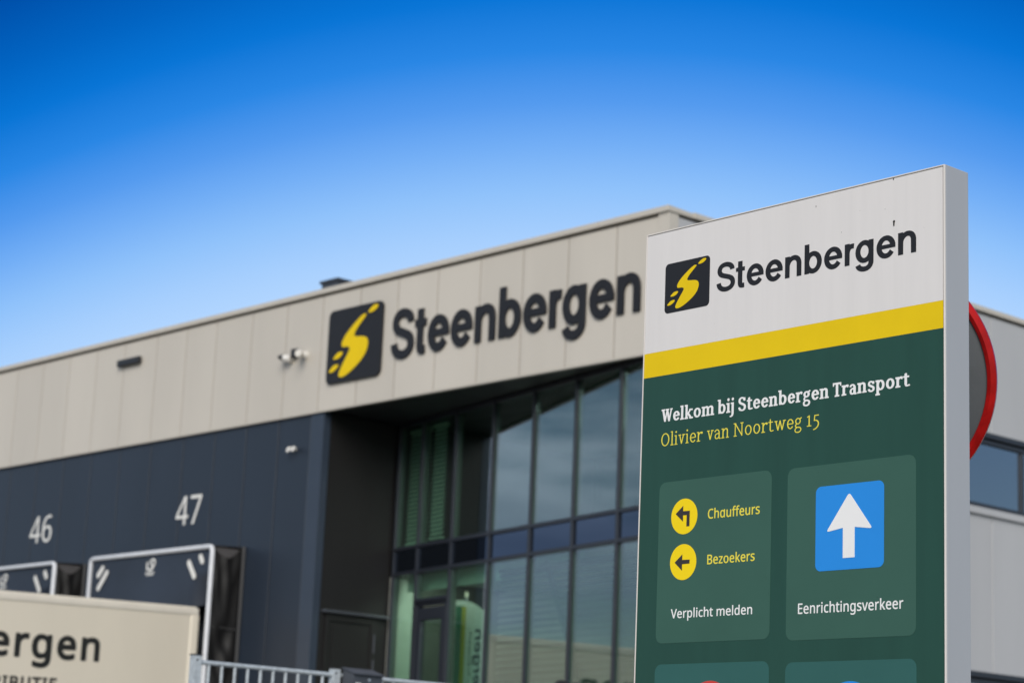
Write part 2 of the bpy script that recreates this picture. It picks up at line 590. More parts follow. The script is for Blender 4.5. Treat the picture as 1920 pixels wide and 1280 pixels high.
TEXT = {
  'logo': '582,-24 118,-6 108,7 156,35 96,40 71,44 49,43 52,65 37,84 10,72 -9,96 -27,72 -51,72 -68,60 -64,40 -144,61 -397,115 -73,36 -29,24 -16,24 -11,48 4,36 14,36 16,21 24,21 48,25 96,22 84,2 60,-7 51,-12 69,-28 36,-24 29,-32 17,-36 5,-36 9,-13 279,37 -7,60 -29,72 -43,60 -56,52 -66,44 -78,37 -144,40 -96,13 -96,2 -144,-17 -95,-27 -80,-36 -56,-36 -45,-40 -53,-68 -36,-84 -9,-72 8,-84 28,-72 50,-67 63,-53 69,-40 84,-36 348,-100 108,-37 72,-40 42,-47 13,-36 4,-36 -4,-36 -17,-36 -20,-24 -42,-30 -48,-22 -60,-16 -96,-10 -60,2 -96,16 -60,20 -48,26 -46,38 -26,36 -13,36 -11,63 -276,-30 -10,-9 7,-60 31,-84 48,-72 61,-60 70,-48 81,-40 96,-32;1675,0 105,-8 96,3 15,5 -6,216 -9,7 -108,-2 -9,19 -5,84 0,480 158,6 2,186 -158,8 -2,268 -1,12 -9,6 -276,0 -6,-6 0,-276 -6,-7 -124,-5 0,-180 4,-8 12,-2 108,0 6,-14 1,-516 8,-72 16,-60 29,-53 44,-43 52,-30;2494,-12 72,-7 96,4 72,13 84,29 60,31 72,50 71,72 10,12 0,12 -213,151 -72,-83 -60,-41 -72,-21 -36,-1 -48,8 -60,28 -60,52 -42,63 -18,60 780,0 3,12 0,168 -10,12 -32,96 -48,84 -62,72 -79,64 -96,50 -108,32 -108,10 -108,-10 -108,-32 -96,-50 -79,-64 -65,-77 -50,-91 -27,-84 -13,-96 9,-108 38,-120 49,-84 66,-75 84,-64 96,-48;2362,604 -5,8 30,60 59,66 72,41 72,13 69,-12 67,-36 59,-60 38,-72 -5,-8 -12,-2;3706,-12 72,-7 96,4 72,13 84,29 60,31 72,50 71,72 10,12 0,12 -213,151 -72,-83 -60,-41 -72,-21 -36,-1 -48,8 -60,28 -60,52 -42,63 -18,60 780,0 3,12 0,168 -10,12 -32,96 -48,84 -62,72 -79,64 -96,50 -108,32 -108,10 -108,-10 -108,-32 -96,-50 -79,-64 -65,-77 -50,-91 -27,-84 -13,-96 9,-108 38,-120 49,-84 66,-75 84,-64 96,-48;3574,604 -5,8 30,60 59,66 72,41 72,13 69,-12 67,-36 59,-60 38,-72 -5,-8 -12,-2;4498,12 12,-12 276,0 4,540 9,48 39,84 56,60 72,42 60,17 36,2 64,-13 44,-30 30,-42 23,-72 7,-636 288,0 2,612 -8,60 -19,72 -33,72 -45,60 -53,49 -72,45 -72,28 -84,19 -84,4 -84,-7 -72,-16 -96,-36 -8,10 -4,28 -288,-4;6149,-12 77,-8 60,2 120,23 60,23 59,32 73,54 42,42 68,96 37,84 16,60 11,108 -4,60 -18,84 -44,104 -62,88 -82,75 -97,57 -119,38 -120,10 -120,-17 -96,-35 -6,4 -6,408 -276,0 -12,-12 0,-1356 12,-12 276,0 4,24 8,7 84,-31;6190,216 -36,14 -48,32 -36,38 -31,48 -16,36 -16,60 -4,48 3,60 31,96 57,79 36,29 48,24 36,10 48,0 36,-8 48,-22 37,-28 41,-48 27,-48 20,-60 7,-48 0,-60 -11,-60 -18,-48 -28,-48 -43,-48 -44,-31 -48,-19 -48,-6;7362,-12 72,-7 96,4 72,13 84,29 60,31 72,50 71,72 10,12 0,12 -213,151 -72,-83 -60,-41 -72,-21 -36,-1 -48,8 -60,28 -60,52 -42,63 -18,60 780,0 3,12 0,168 -10,12 -32,96 -48,84 -62,72 -79,64 -96,50 -108,32 -108,10 -108,-10 -108,-32 -96,-50 -79,-64 -65,-77 -50,-91 -27,-84 -13,-96 9,-108 38,-120 49,-84 66,-75 84,-64 96,-48;7230,604 -5,8 30,60 59,66 72,41 72,13 69,-12 67,-36 59,-60 38,-72 -5,-8 -12,-2;8154,12 12,-12 276,0 5,528 11,84 28,72 18,24 29,24 41,15 108,1 8,8 20,204 -4,14 -144,3 -108,-20 -6,3 -6,40 -288,-4;9284,-408 88,1 84,10 72,16 84,32 60,32 67,53 43,48 41,72 22,72 7,72 0,996 -288,4 -6,-28 -6,-3 -72,27 -108,22 -84,1 -108,-17 -108,-42 -96,-63 -78,-81 -33,-48 -41,-84 -19,-60 -14,-96 0,-60 15,-96 20,-60 41,-84 37,-51 67,-69 53,-40 60,-34 91,-34 65,-14 132,-4 108,22 72,27 8,-7 -7,-72 -7,-24 -23,-36 -55,-42 -72,-24 -48,-6 -72,1 -48,8 -60,19 -36,18 -30,26 -30,65 -272,-77 8,-36 36,-62 48,-52 60,-44 60,-32 72,-28 72,-19;9276,214 -48,19 -36,24 -60,68 -40,95 -9,60 2,60 9,48 23,60 51,73 42,35 42,22 48,12 36,1 48,-11 36,-17 42,-31 42,-48 27,-48 20,-60 7,-48 0,-60 -11,-60 -18,-48 -28,-48 -43,-48 -38,-27 -48,-21 -48,-7;10472,-12 72,-7 96,4 72,13 84,29 60,31 72,50 71,72 10,12 0,12 -213,151 -72,-83 -60,-41 -72,-21 -36,-1 -48,8 -60,28 -60,52 -42,63 -18,60 780,0 3,12 0,168 -10,12 -32,96 -48,84 -62,72 -79,64 -96,50 -108,32 -108,10 -108,-10 -108,-32 -96,-50 -79,-64 -65,-77 -50,-91 -27,-84 -13,-96 9,-108 38,-120 49,-84 66,-75 84,-64 96,-48;10340,604 -5,8 30,60 59,66 72,41 72,13 69,-12 67,-36 59,-60 38,-72 -5,-8 -12,-2;11264,12 12,-12 276,0 4,540 9,48 39,84 56,60 72,42 60,17 36,2 64,-13 44,-30 30,-42 23,-72 7,-636 288,0 2,612 -8,60 -19,72 -33,72 -45,60 -53,49 -72,45 -72,28 -84,19 -84,4 -84,-7 -72,-16 -96,-36 -8,10 -4,28 -288,-4',
  'logo_bold': '622,-36 102,-3 168,20 96,26 95,41 61,37 55,47 58,72 36,84 9,72 -9,96 -27,72 -49,72 -73,66 -72,44 -132,56 -408,119 -72,37 -36,38 -11,48 4,36 24,48 27,24 46,24 90,21 48,3 84,-7 60,-13 60,-24 41,-28 31,-36 15,-60 9,-15 301,39 -5,60 -29,72 -42,60 -64,60 -65,43 -84,39 -144,40 -96,13 -96,1 -144,-16 -96,-27 -84,-37 -60,-38 -48,-43 -55,-71 -34,-84 -9,-72 11,-96 31,-72 46,-60 70,-58 66,-38 85,-36 341,-98 108,-36 72,-39 41,-43 14,-36 3,-48 -13,-48 -21,-27 -48,-35 -48,-20 -84,-19 -60,-5 -60,2 -96,17 -96,40 -48,39 -23,32 -15,36 -10,63 -300,-32 -9,-7 6,-60 30,-84 47,-72 70,-69 72,-48 84,-41 96,-31;1693,0 98,-9 120,4 15,5 -7,228 -8,12 -96,-4 -8,4 -3,12 -4,528 3,11 156,1 1,204 -145,4 -15,8 0,264 -1,12 -8,6 -300,0 -6,-6 0,-276 -6,-7 -124,-5 0,-192 4,-12 120,0 6,-12 1,-504 8,-72 16,-60 29,-52 36,-38 60,-36;2550,-12 62,-7 96,2 132,29 84,36 59,36 72,60 42,48 -4,12 -217,157 -12,3 -65,-76 -67,-44 -72,-18 -48,3 -36,9 -60,33 -43,41 -39,60 -14,48 780,0 2,192 -13,12 -30,84 -50,84 -62,72 -87,67 -96,49 -96,28 -120,12 -108,-10 -108,-30 -96,-48 -88,-68 -62,-72 -54,-93 -29,-87 -13,-96 9,-108 39,-120 50,-84 76,-82 84,-61 96,-45;2444,616 -12,8 20,36 28,36 36,33 72,37 60,9 60,-10 60,-28 57,-53 37,-60 -10,-8;3785,-12 62,-7 96,2 132,29 84,36 59,36 72,60 42,48 -4,12 -217,157 -12,3 -65,-76 -67,-44 -72,-18 -48,3 -36,9 -60,33 -43,41 -39,60 -14,48 780,0 2,192 -13,12 -30,84 -50,84 -62,72 -87,67 -96,49 -96,28 -120,12 -108,-10 -108,-30 -96,-48 -88,-68 -62,-72 -54,-93 -29,-87 -13,-96 9,-108 39,-120 50,-84 76,-82 84,-61 96,-45;3679,616 -12,8 20,36 28,36 36,33 72,37 60,9 60,-10 60,-28 57,-53 37,-60 -10,-8;4590,12 12,-12 300,0 3,540 9,48 41,84 55,57 70,39 50,14 36,2 60,-12 39,-28 38,-60 12,-48 5,-60 2,-576 312,0 1,612 -8,60 -18,72 -33,72 -50,67 -58,53 -74,44 -72,28 -84,17 -84,5 -84,-7 -72,-15 -84,-30 -8,6 -4,15 -12,1 -300,-4;6274,-12 79,-8 60,2 132,26 113,52 67,48 51,48 69,96 37,84 17,60 11,108 -4,60 -18,84 -48,108 -61,84 -79,72 -107,62 -120,36 -108,10 -132,-16 -84,-28 -9,8 -3,396 -300,0 -12,-12 0,-1356 12,-12 300,0 12,24;6341,228 -43,12 -41,23 -36,30 -34,43 -36,84 -10,96 20,96 24,48 36,47 36,30 36,21 48,14 36,2 48,-9 43,-21 41,-32 33,-40 27,-48 19,-60 5,-96 -26,-96 -27,-48 -31,-36 -47,-36 -37,-17 -48,-9;7510,-12 62,-7 96,2 132,29 84,36 59,36 72,60 42,48 -4,12 -217,157 -12,3 -65,-76 -67,-44 -72,-18 -48,3 -36,9 -60,33 -43,41 -39,60 -14,48 780,0 2,192 -13,12 -30,84 -50,84 -62,72 -87,67 -96,49 -96,28 -120,12 -108,-10 -108,-30 -96,-48 -88,-68 -62,-72 -54,-93 -29,-87 -13,-96 9,-108 39,-120 50,-84 76,-82 84,-61 96,-45;7404,616 -12,8 20,36 28,36 36,33 72,37 60,9 60,-10 60,-28 57,-53 37,-60 -10,-8;8315,12 12,-12 300,0 4,528 11,84 30,72 39,40 48,17 96,-2 6,5 23,228 -5,9 -108,7 -132,-19 -7,3 -5,27 -312,-3;9381,-408 103,-10 84,3 132,23 84,28 78,40 63,48 54,60 35,60 24,72 10,84 -2,996 -310,4 -12,-24 -103,32 -77,11 -108,-3 -72,-13 -113,-43 -94,-60 -84,-84 -60,-96 -32,-84 -13,-60 -5,-96 6,-60 14,-60 32,-84 35,-60 62,-76 50,-44 82,-53 60,-27 72,-21 96,-14 72,0 84,13 96,30 8,-12 -10,-72 -29,-48 -53,-37 -72,-22 -108,-3 -48,8 -59,19 -37,21 -24,22 -24,59 -290,-79 -5,-12 7,-24 34,-60 50,-57 52,-39 68,-39 72,-28;9484,227 -48,12 -35,19 -37,30 -36,43 -40,89 -10,96 20,96 24,48 38,48 41,34 35,19 48,12 36,1 36,-7 48,-22 36,-27 40,-46 27,-48 19,-60 5,-96 -26,-96 -28,-48 -31,-36 -30,-25 -48,-26 -48,-11;10677,-12 63,-7 96,2 132,29 84,36 59,36 71,60 43,48 -5,12 -216,157 -12,3 -66,-76 -66,-44 -72,-18 -48,3 -36,9 -60,33 -43,41 -39,60 -15,48 781,0 1,192 -13,12 -30,84 -49,84 -63,72 -86,67 -96,49 -96,28 -120,12 -108,-10 -108,-30 -96,-48 -88,-68 -63,-72 -53,-93 -30,-87 -12,-96 9,-108 39,-120 50,-84 76,-82 84,-61 96,-45;10572,616 -12,8 20,36 28,36 36,33 72,37 60,9 60,-10 60,-28 57,-53 37,-60 -10,-8;11483,12 11,-12 301,0 3,540 9,48 40,84 55,57 70,39 50,14 36,2 61,-12 39,-28 37,-60 13,-48 4,-60 3,-576 311,0 2,612 -8,60 -19,72 -33,72 -50,67 -58,53 -74,44 -71,28 -85,17 -84,5 -84,-7 -72,-15 -84,-30 -8,6 -3,15 -13,1 -299,-4',
  'drivers': '246,-11 40,-5 72,1 48,6 54,15 8,7 0,66 -8,8 -90,-20 -72,-1 -54,12 -26,13 -23,18 -21,24 -14,24 -12,30 -9,36 -4,42 1,54 5,36 10,36 17,36 28,35 35,25 37,14 42,7 42,-1 42,-9 54,-20 6,-1 6,3 31,67 -7,9 -24,10 -60,17 -60,6 -60,-2 -60,-13 -54,-25 -41,-32 -35,-42 -26,-52 -19,-68 -5,-72 8,-84 22,-72 12,-24 24,-34 36,-35 42,-26 24,-9;582,-3 5,-5 6,-1 66,0 10,6 1,240 2,30 8,36 15,30 24,22 30,11 36,3 30,-2 25,-10 19,-18 10,-24 5,-42 0,-276 7,-6 6,0 66,0 8,6 0,300 -7,48 -12,30 -22,30 -23,18 -40,16 -42,6 -42,0 -42,-10 -36,-17 -24,-20 -2,7 1,204 -5,8 -6,1 -72,0 -6,-9;1203,-11 51,-6 48,5 42,17 36,29 6,-2 6,-32 6,-8 60,-1 7,4 1,474 -2,7 -86,-1 2,-77 -30,24 -36,16 -42,8 -46,-1 -26,-5 -43,-19 -35,-30 -22,-30 -20,-48 -11,-60 0,-72 11,-66 20,-48 22,-29 36,-30;1248,61 -18,4 -24,12 -18,18 -12,20 -10,30 -7,42 3,72 15,54 10,18 15,18 16,11 18,7 24,3 24,-1 24,-4 24,-11 13,-11 15,-24 12,-36 4,-24 3,-54 -3,-48 -14,-48 -11,-18 -13,-12 -18,-10 -18,-6;1704,-11 59,-6 48,6 42,16 42,29 6,-33 6,-9 60,-1 8,4 2,432 -4,10 -72,2 -6,-1 -6,-5 -1,-240 -3,-36 -7,-30 -15,-30 -22,-21 -30,-12 -36,-4 -30,2 -29,11 -17,18 -10,24 -5,36 0,282 -5,5 -6,1 -66,0 -6,-1 -5,-5 -1,-288 7,-60 12,-30 23,-32 30,-21;2130,-3 8,-6 6,0 66,0 8,6 0,366 4,3 96,0 6,3 2,6 -2,61 -6,3 -96,0 -3,2 1,42 6,30 14,21 24,11 30,1 48,-11 6,1 22,61 -1,6 -9,6 -48,11 -48,2 -42,-7 -36,-17 -26,-25 -19,-36 -9,-42 -3,-54 -3,-3 -66,-21 -5,-6 -1,-36 6,-8 66,-1 4,-3;2421,-3 8,-6 6,0 66,0 7,6 1,366 4,3 96,0 6,3 2,6 -2,61 -6,3 -96,0 -3,2 0,42 7,30 14,21 24,11 30,1 48,-11 6,1 22,61 -1,6 -9,6 -48,11 -48,2 -42,-7 -36,-17 -26,-25 -19,-36 -9,-42 -3,-54 -3,-3 -66,-21 -5,-6 -1,-36 6,-8 66,-1 3,-3;2827,-11 57,-6 60,4 60,15 24,10 6,7 0,60 -1,6 -5,5 -90,-25 -48,-4 -36,3 -24,8 -24,13 -22,24 -15,30 -9,42 0,6 4,5 276,0 7,1 6,6 0,66 -5,36 -11,36 -15,29 -24,31 -30,24 -30,14 -36,9 -54,2 -36,-6 -34,-13 -29,-18 -25,-24 -22,-30 -17,-36 -11,-42 -5,-42 2,-66 9,-45 16,-39 20,-30 36,-34 36,-20;2764,268 0,9 8,30 23,36 29,20 42,8 36,-5 18,-9 12,-10 12,-16 9,-18 8,-42 -5,-5;3263,-11 60,-6 48,6 42,16 42,29 6,-33 6,-9 60,-1 8,4 2,432 -4,10 -72,2 -6,-1 -6,-5 -1,-240 -3,-36 -7,-30 -15,-30 -22,-21 -30,-12 -36,-4 -30,2 -29,11 -18,18 -10,24 -4,36 -1,282 -4,5 -6,1 -66,0 -6,-1 -6,-5 0,-288 7,-60 11,-30 24,-32 30,-21;3670,-3 6,-5 6,-1 66,0 10,6 1,240 9,48 11,24 14,18 21,18 18,10 36,9 54,-5 6,3 10,67 1,6 -5,6 -54,6 -24,-2 -24,-6 -42,-24 -36,-38 -4,10 -4,42 -4,8 -60,2 -10,-4;4061,-11 42,-5 48,-1 60,10 30,10 24,15 18,15 16,22 13,36 1,42 -6,30 -18,29 -21,19 -27,17 -108,45 -36,19 -17,15 -6,18 4,18 10,12 21,10 24,5 30,1 30,-3 78,-24 6,1 26,58 2,6 -4,8 -42,16 -48,10 -48,4 -48,-3 -42,-11 -24,-11 -27,-19 -19,-24 -13,-36 -1,-30 9,-36 15,-24 24,-22 24,-14 138,-62 19,-16 9,-18 -2,-24 -8,-15 -18,-13 -30,-9 -36,-2 -42,4 -48,13 -42,17 -7,-1 -4,-12 0,-60 3,-6 32,-14',
  'visitors': '69,-3 6,-5 6,-1 198,0 60,5 36,9 42,20 24,20 20,24 15,30 10,42 0,36 -7,42 -12,24 -20,25 -30,20 -36,15 35,18 25,24 17,30 9,36 -1,48 -13,42 -12,20 -30,26 -48,20 -54,11 -72,4 -156,0 -9,-3 -3,-6;165,70 -6,5 0,6 0,174 6,5 108,-1 42,-4 36,-12 17,-12 10,-12 12,-30 1,-36 -11,-36 -23,-27 -30,-13 -36,-6;165,338 -5,1 -1,6 1,156 107,0 36,-4 42,-14 19,-18 10,-30 -1,-36 -9,-24 -19,-20 -18,-8 -30,-7;730,-11 57,-6 60,4 60,15 24,10 6,7 0,60 0,6 -6,5 -90,-25 -48,-4 -36,3 -24,8 -24,13 -22,24 -15,30 -8,42 -1,6 4,5 276,0 7,1 6,6 0,66 -5,36 -11,36 -15,29 -24,31 -30,24 -30,14 -36,9 -54,2 -36,-6 -33,-13 -29,-18 -26,-24 -21,-30 -17,-36 -12,-42 -5,-42 2,-66 9,-45 17,-39 19,-30 36,-34 36,-20;667,268 0,9 8,30 23,36 29,20 42,8 36,-5 18,-9 12,-10 13,-16 8,-18 8,-42 -5,-5;1026,-3 6,-5 6,-1 312,0 6,3 2,9 0,54 -8,7 -204,0 -6,0 -3,5 213,301 3,11 0,48 -3,7 -6,3 -294,0 -9,-4 -2,-60 5,-7 198,-2 4,-3 -219,-312;1585,-11 38,-6 48,2 42,10 36,16 30,22 24,28 18,30 15,42 9,48 0,60 -6,47 -17,49 -23,36 -26,28 -40,26 -38,13 -54,7 -42,-3 -36,-9 -32,-14 -34,-24 -21,-24 -21,-35 -14,-37 -8,-42 -2,-60 7,-54 14,-42 27,-46 30,-31 36,-23;1623,60 -24,5 -19,8 -22,18 -14,18 -10,24 -9,36 -3,72 6,36 7,24 12,24 14,18 14,11 24,10 24,5 30,0 24,-5 22,-9 20,-16 14,-20 13,-30 6,-30 2,-72 -4,-30 -9,-30 -12,-24 -16,-18 -18,-13 -18,-7 -24,-5;2090,-11 57,-6 60,4 60,15 24,10 6,7 0,60 -1,6 -5,5 -90,-25 -48,-4 -36,3 -24,8 -24,13 -22,24 -15,30 -9,42 0,6 4,5 276,0 7,1 6,6 -1,66 -5,36 -11,36 -14,29 -25,31 -29,24 -30,14 -36,9 -54,2 -36,-6 -34,-13 -29,-18 -25,-24 -22,-30 -17,-36 -12,-42 -5,-42 2,-66 10,-45 16,-39 20,-30 36,-34 36,-20;2027,268 -1,9 9,30 22,36 30,20 42,8 36,-5 18,-9 12,-10 12,-16 9,-18 8,-42 -5,-5;2423,-3 5,-5 6,-1 66,0 9,6 1,156 38,34 144,-193 6,-3 84,0 6,1 4,5 -4,12 -176,234 1,6 165,174 3,6 -2,6 -9,4 -84,-1 -140,-147 -34,-41 -3,5 1,354 -4,8 -6,1 -72,0 -6,-9;3000,-11 57,-6 60,4 60,15 24,10 6,7 0,60 0,6 -6,5 -90,-25 -48,-4 -36,3 -24,8 -24,13 -22,24 -15,30 -8,42 -1,6 4,5 276,0 7,1 6,6 0,66 -5,36 -11,36 -15,29 -24,31 -30,24 -30,14 -36,9 -54,2 -36,-6 -34,-13 -28,-18 -26,-24 -22,-30 -17,-36 -11,-42 -5,-42 2,-66 9,-45 16,-39 20,-30 36,-34 36,-20;2937,268 0,9 8,30 23,36 29,20 42,8 36,-5 18,-9 12,-10 13,-16 8,-18 8,-42 -5,-5;3333,-3 6,-5 6,-1 66,0 10,6 0,240 9,48 12,24 14,18 20,18 19,10 36,9 54,-5 6,3 10,67 0,6 -4,6 -54,6 -24,-2 -24,-6 -42,-24 -36,-38 -4,10 -5,42 -3,8 -60,2 -11,-4;3724,-11 41,-5 48,-1 60,10 30,10 24,15 18,15 16,22 13,36 2,42 -7,30 -18,29 -20,19 -28,17 -108,45 -36,19 -16,15 -6,18 3,18 11,12 20,10 24,5 30,1 30,-3 78,-24 6,1 27,58 2,6 -5,8 -42,16 -48,10 -48,4 -48,-3 -42,-11 -24,-11 -27,-19 -19,-24 -12,-36 -1,-30 8,-36 16,-24 23,-22 24,-14 138,-62 20,-16 9,-18 -2,-24 -9,-15 -18,-13 -30,-9 -36,-2 -42,4 -48,13 -42,17 -6,-1 -5,-12 0,-60 3,-6 32,-14',
  'report': '196,-3 5,-5 6,-1 72,0 6,6 204,570 0,9 -6,5 -78,1 -6,-3 -130,-366 -26,-84 -6,4 -17,56 -138,390 -7,3 -72,0 -9,-3 -3,-6;690,-11 57,-6 60,4 60,15 24,10 6,7 0,60 0,6 -6,5 -90,-25 -48,-4 -36,3 -24,8 -24,13 -22,24 -15,30 -8,42 -1,6 4,5 276,0 7,1 6,6 0,66 -5,36 -11,36 -15,29 -24,31 -30,24 -30,14 -36,9 -54,2 -36,-6 -34,-13 -28,-18 -26,-24 -22,-30 -17,-36 -11,-42 -5,-42 2,-66 9,-45 16,-39 20,-30 36,-34 36,-20;627,268 0,9 8,30 23,36 29,20 42,8 36,-5 18,-9 12,-10 13,-16 8,-18 8,-42 -5,-5;1023,-3 6,-5 6,-1 66,0 10,6 0,240 9,48 12,24 14,18 20,18 19,10 36,9 54,-5 6,3 10,67 0,6 -4,6 -54,6 -24,-2 -24,-6 -42,-24 -36,-38 -4,10 -5,42 -3,8 -60,2 -11,-4;1369,-195 6,-6 6,0 66,0 10,6 -1,216 3,8 30,-23 42,-17 42,-6 48,4 42,13 30,19 25,26 26,42 14,42 9,66 -1,60 -11,60 -10,30 -27,42 -25,24 -36,22 -48,12 -36,2 -36,-5 -24,-7 -24,-12 -36,-31 -12,45 -60,2 -11,-4;1543,62 -24,6 -18,11 -18,19 -10,19 -8,24 -6,42 -2,48 4,42 13,48 12,18 13,12 14,8 24,7 48,2 18,-3 24,-12 16,-14 15,-24 12,-36 6,-36 0,-42 -3,-30 -5,-24 -10,-30 -13,-22 -14,-14 -16,-12 -18,-6 -24,-3;1878,-3 5,-5 6,-1 66,0 10,6 1,612 -5,8 -6,1 -72,0 -6,-9;2099,-3 6,-6 6,0 66,0 10,6 0,432 -4,8 -6,2 -72,-1 -6,-9;2127,495 20,-3 18,5 15,10 11,18 3,24 -5,24 -12,15 -18,10 -24,1 -18,-6 -12,-9 -9,-17 -3,-24 6,-24 12,-16;2447,-11 54,-6 48,3 48,12 19,9 6,6 0,66 -7,8 -60,-20 -54,-5 -42,7 -29,16 -16,18 -12,24 -9,30 -5,42 1,48 7,36 11,30 16,24 30,20 42,10 42,-3 60,-17 6,1 5,7 21,60 -3,6 -17,8 -48,13 -42,5 -48,-3 -42,-9 -42,-20 -30,-24 -24,-30 -18,-36 -15,-60 -3,-54 3,-48 14,-60 19,-37 18,-23 18,-17 30,-20;2721,-3 6,-5 6,-1 66,0 10,6 1,240 2,30 8,36 15,30 24,22 30,11 36,3 30,-2 25,-10 18,-18 11,-24 4,-42 1,-276 7,-6 6,0 66,0 8,6 0,300 -8,48 -11,30 -22,30 -23,18 -40,16 -42,6 -42,0 -42,-10 -36,-17 -24,-20 -3,7 1,204 -4,8 -6,1 -72,0 -6,-9;3325,-11 31,-5 36,0 42,7 18,10 0,61 -6,5 -60,-8 -30,6 -12,8 -10,12 -6,18 -3,24 1,236 6,3 114,2 3,5 1,54 -4,10 -6,2 -114,0 -1,90 -3,6 -8,2 -42,0 -6,-8 -27,-84 -60,-30 -3,-6 0,-36 6,-6 54,-3 1,-243 6,-48 11,-30 18,-24 24,-19;3760,-3 5,-5 6,-1 66,0 10,6 1,240 3,36 7,30 13,30 20,20 24,12 36,4 30,-3 21,-9 17,-18 10,-24 4,-36 0,-282 8,-6 72,0 6,5 2,241 6,60 12,30 22,25 30,13 36,4 36,-5 18,-11 12,-15 10,-29 3,-36 1,-276 4,-5 6,-1 72,1 5,11 -1,300 -9,54 -18,36 -22,24 -21,13 -36,12 -24,4 -54,-2 -42,-11 -36,-20 -30,-32 -17,24 -22,18 -33,15 -30,7 -48,1 -42,-8 -36,-18 -30,-28 -12,44 -6,3 -60,-1 -6,-9;4659,-11 57,-6 60,4 60,15 24,10 6,7 0,60 -1,6 -5,5 -90,-25 -48,-4 -36,3 -24,8 -24,13 -22,24 -15,30 -9,42 0,6 4,5 276,0 7,1 6,6 0,66 -5,36 -11,36 -15,29 -24,31 -30,24 -30,14 -36,9 -54,2 -36,-6 -34,-13 -29,-18 -25,-24 -22,-30 -17,-36 -11,-42 -5,-42 2,-66 9,-45 16,-39 20,-30 36,-34 36,-20;4596,268 0,9 8,30 23,36 29,20 42,8 36,-5 18,-9 12,-10 12,-16 9,-18 8,-42 -5,-5;4992,-3 5,-5 6,-1 66,0 10,6 1,612 -5,8 -6,1 -72,0 -6,-9;5325,-11 50,-6 48,5 42,17 36,29 6,-2 6,-32 6,-8 60,-1 7,4 2,612 -3,9 -6,2 -72,0 -7,-5 1,-215 -36,27 -42,17 -48,5 -48,-6 -30,-10 -42,-28 -30,-36 -15,-30 -15,-54 -5,-36 1,-72 11,-60 20,-48 21,-29 36,-30;5369,61 -18,4 -24,12 -18,18 -11,20 -11,30 -6,42 2,72 16,54 10,18 15,18 15,11 18,7 24,3 24,-1 24,-4 24,-11 13,-11 16,-24 12,-36 4,-24 2,-54 -3,-48 -13,-48 -12,-18 -12,-12 -19,-10 -18,-6;5856,-11 57,-6 60,4 60,15 24,10 6,7 0,60 0,6 -6,5 -90,-25 -48,-4 -36,3 -24,8 -24,13 -22,24 -15,30 -8,42 -1,6 4,5 276,0 7,1 6,6 0,66 -5,36 -11,36 -15,29 -24,31 -30,24 -30,14 -36,9 -54,2 -36,-6 -33,-13 -29,-18 -26,-24 -21,-30 -17,-36 -12,-42 -5,-42 2,-66 9,-45 17,-39 19,-30 36,-34 36,-20;5793,268 0,9 9,30 22,36 29,20 42,8 36,-5 18,-9 12,-10 13,-16 8,-18 8,-42 -5,-5;6189,-3 6,-5 6,-1 66,0 10,6 1,246 10,60 15,30 24,22 30,11 36,3 30,-2 25,-10 18,-18 11,-24 4,-42 1,-276 7,-6 72,0 6,3 2,9 -1,306 -8,42 -9,24 -14,21 -24,23 -24,13 -36,11 -48,4 -24,-2 -30,-5 -30,-12 -28,-17 -20,-20 -12,45 -6,3 -54,0 -10,-4',
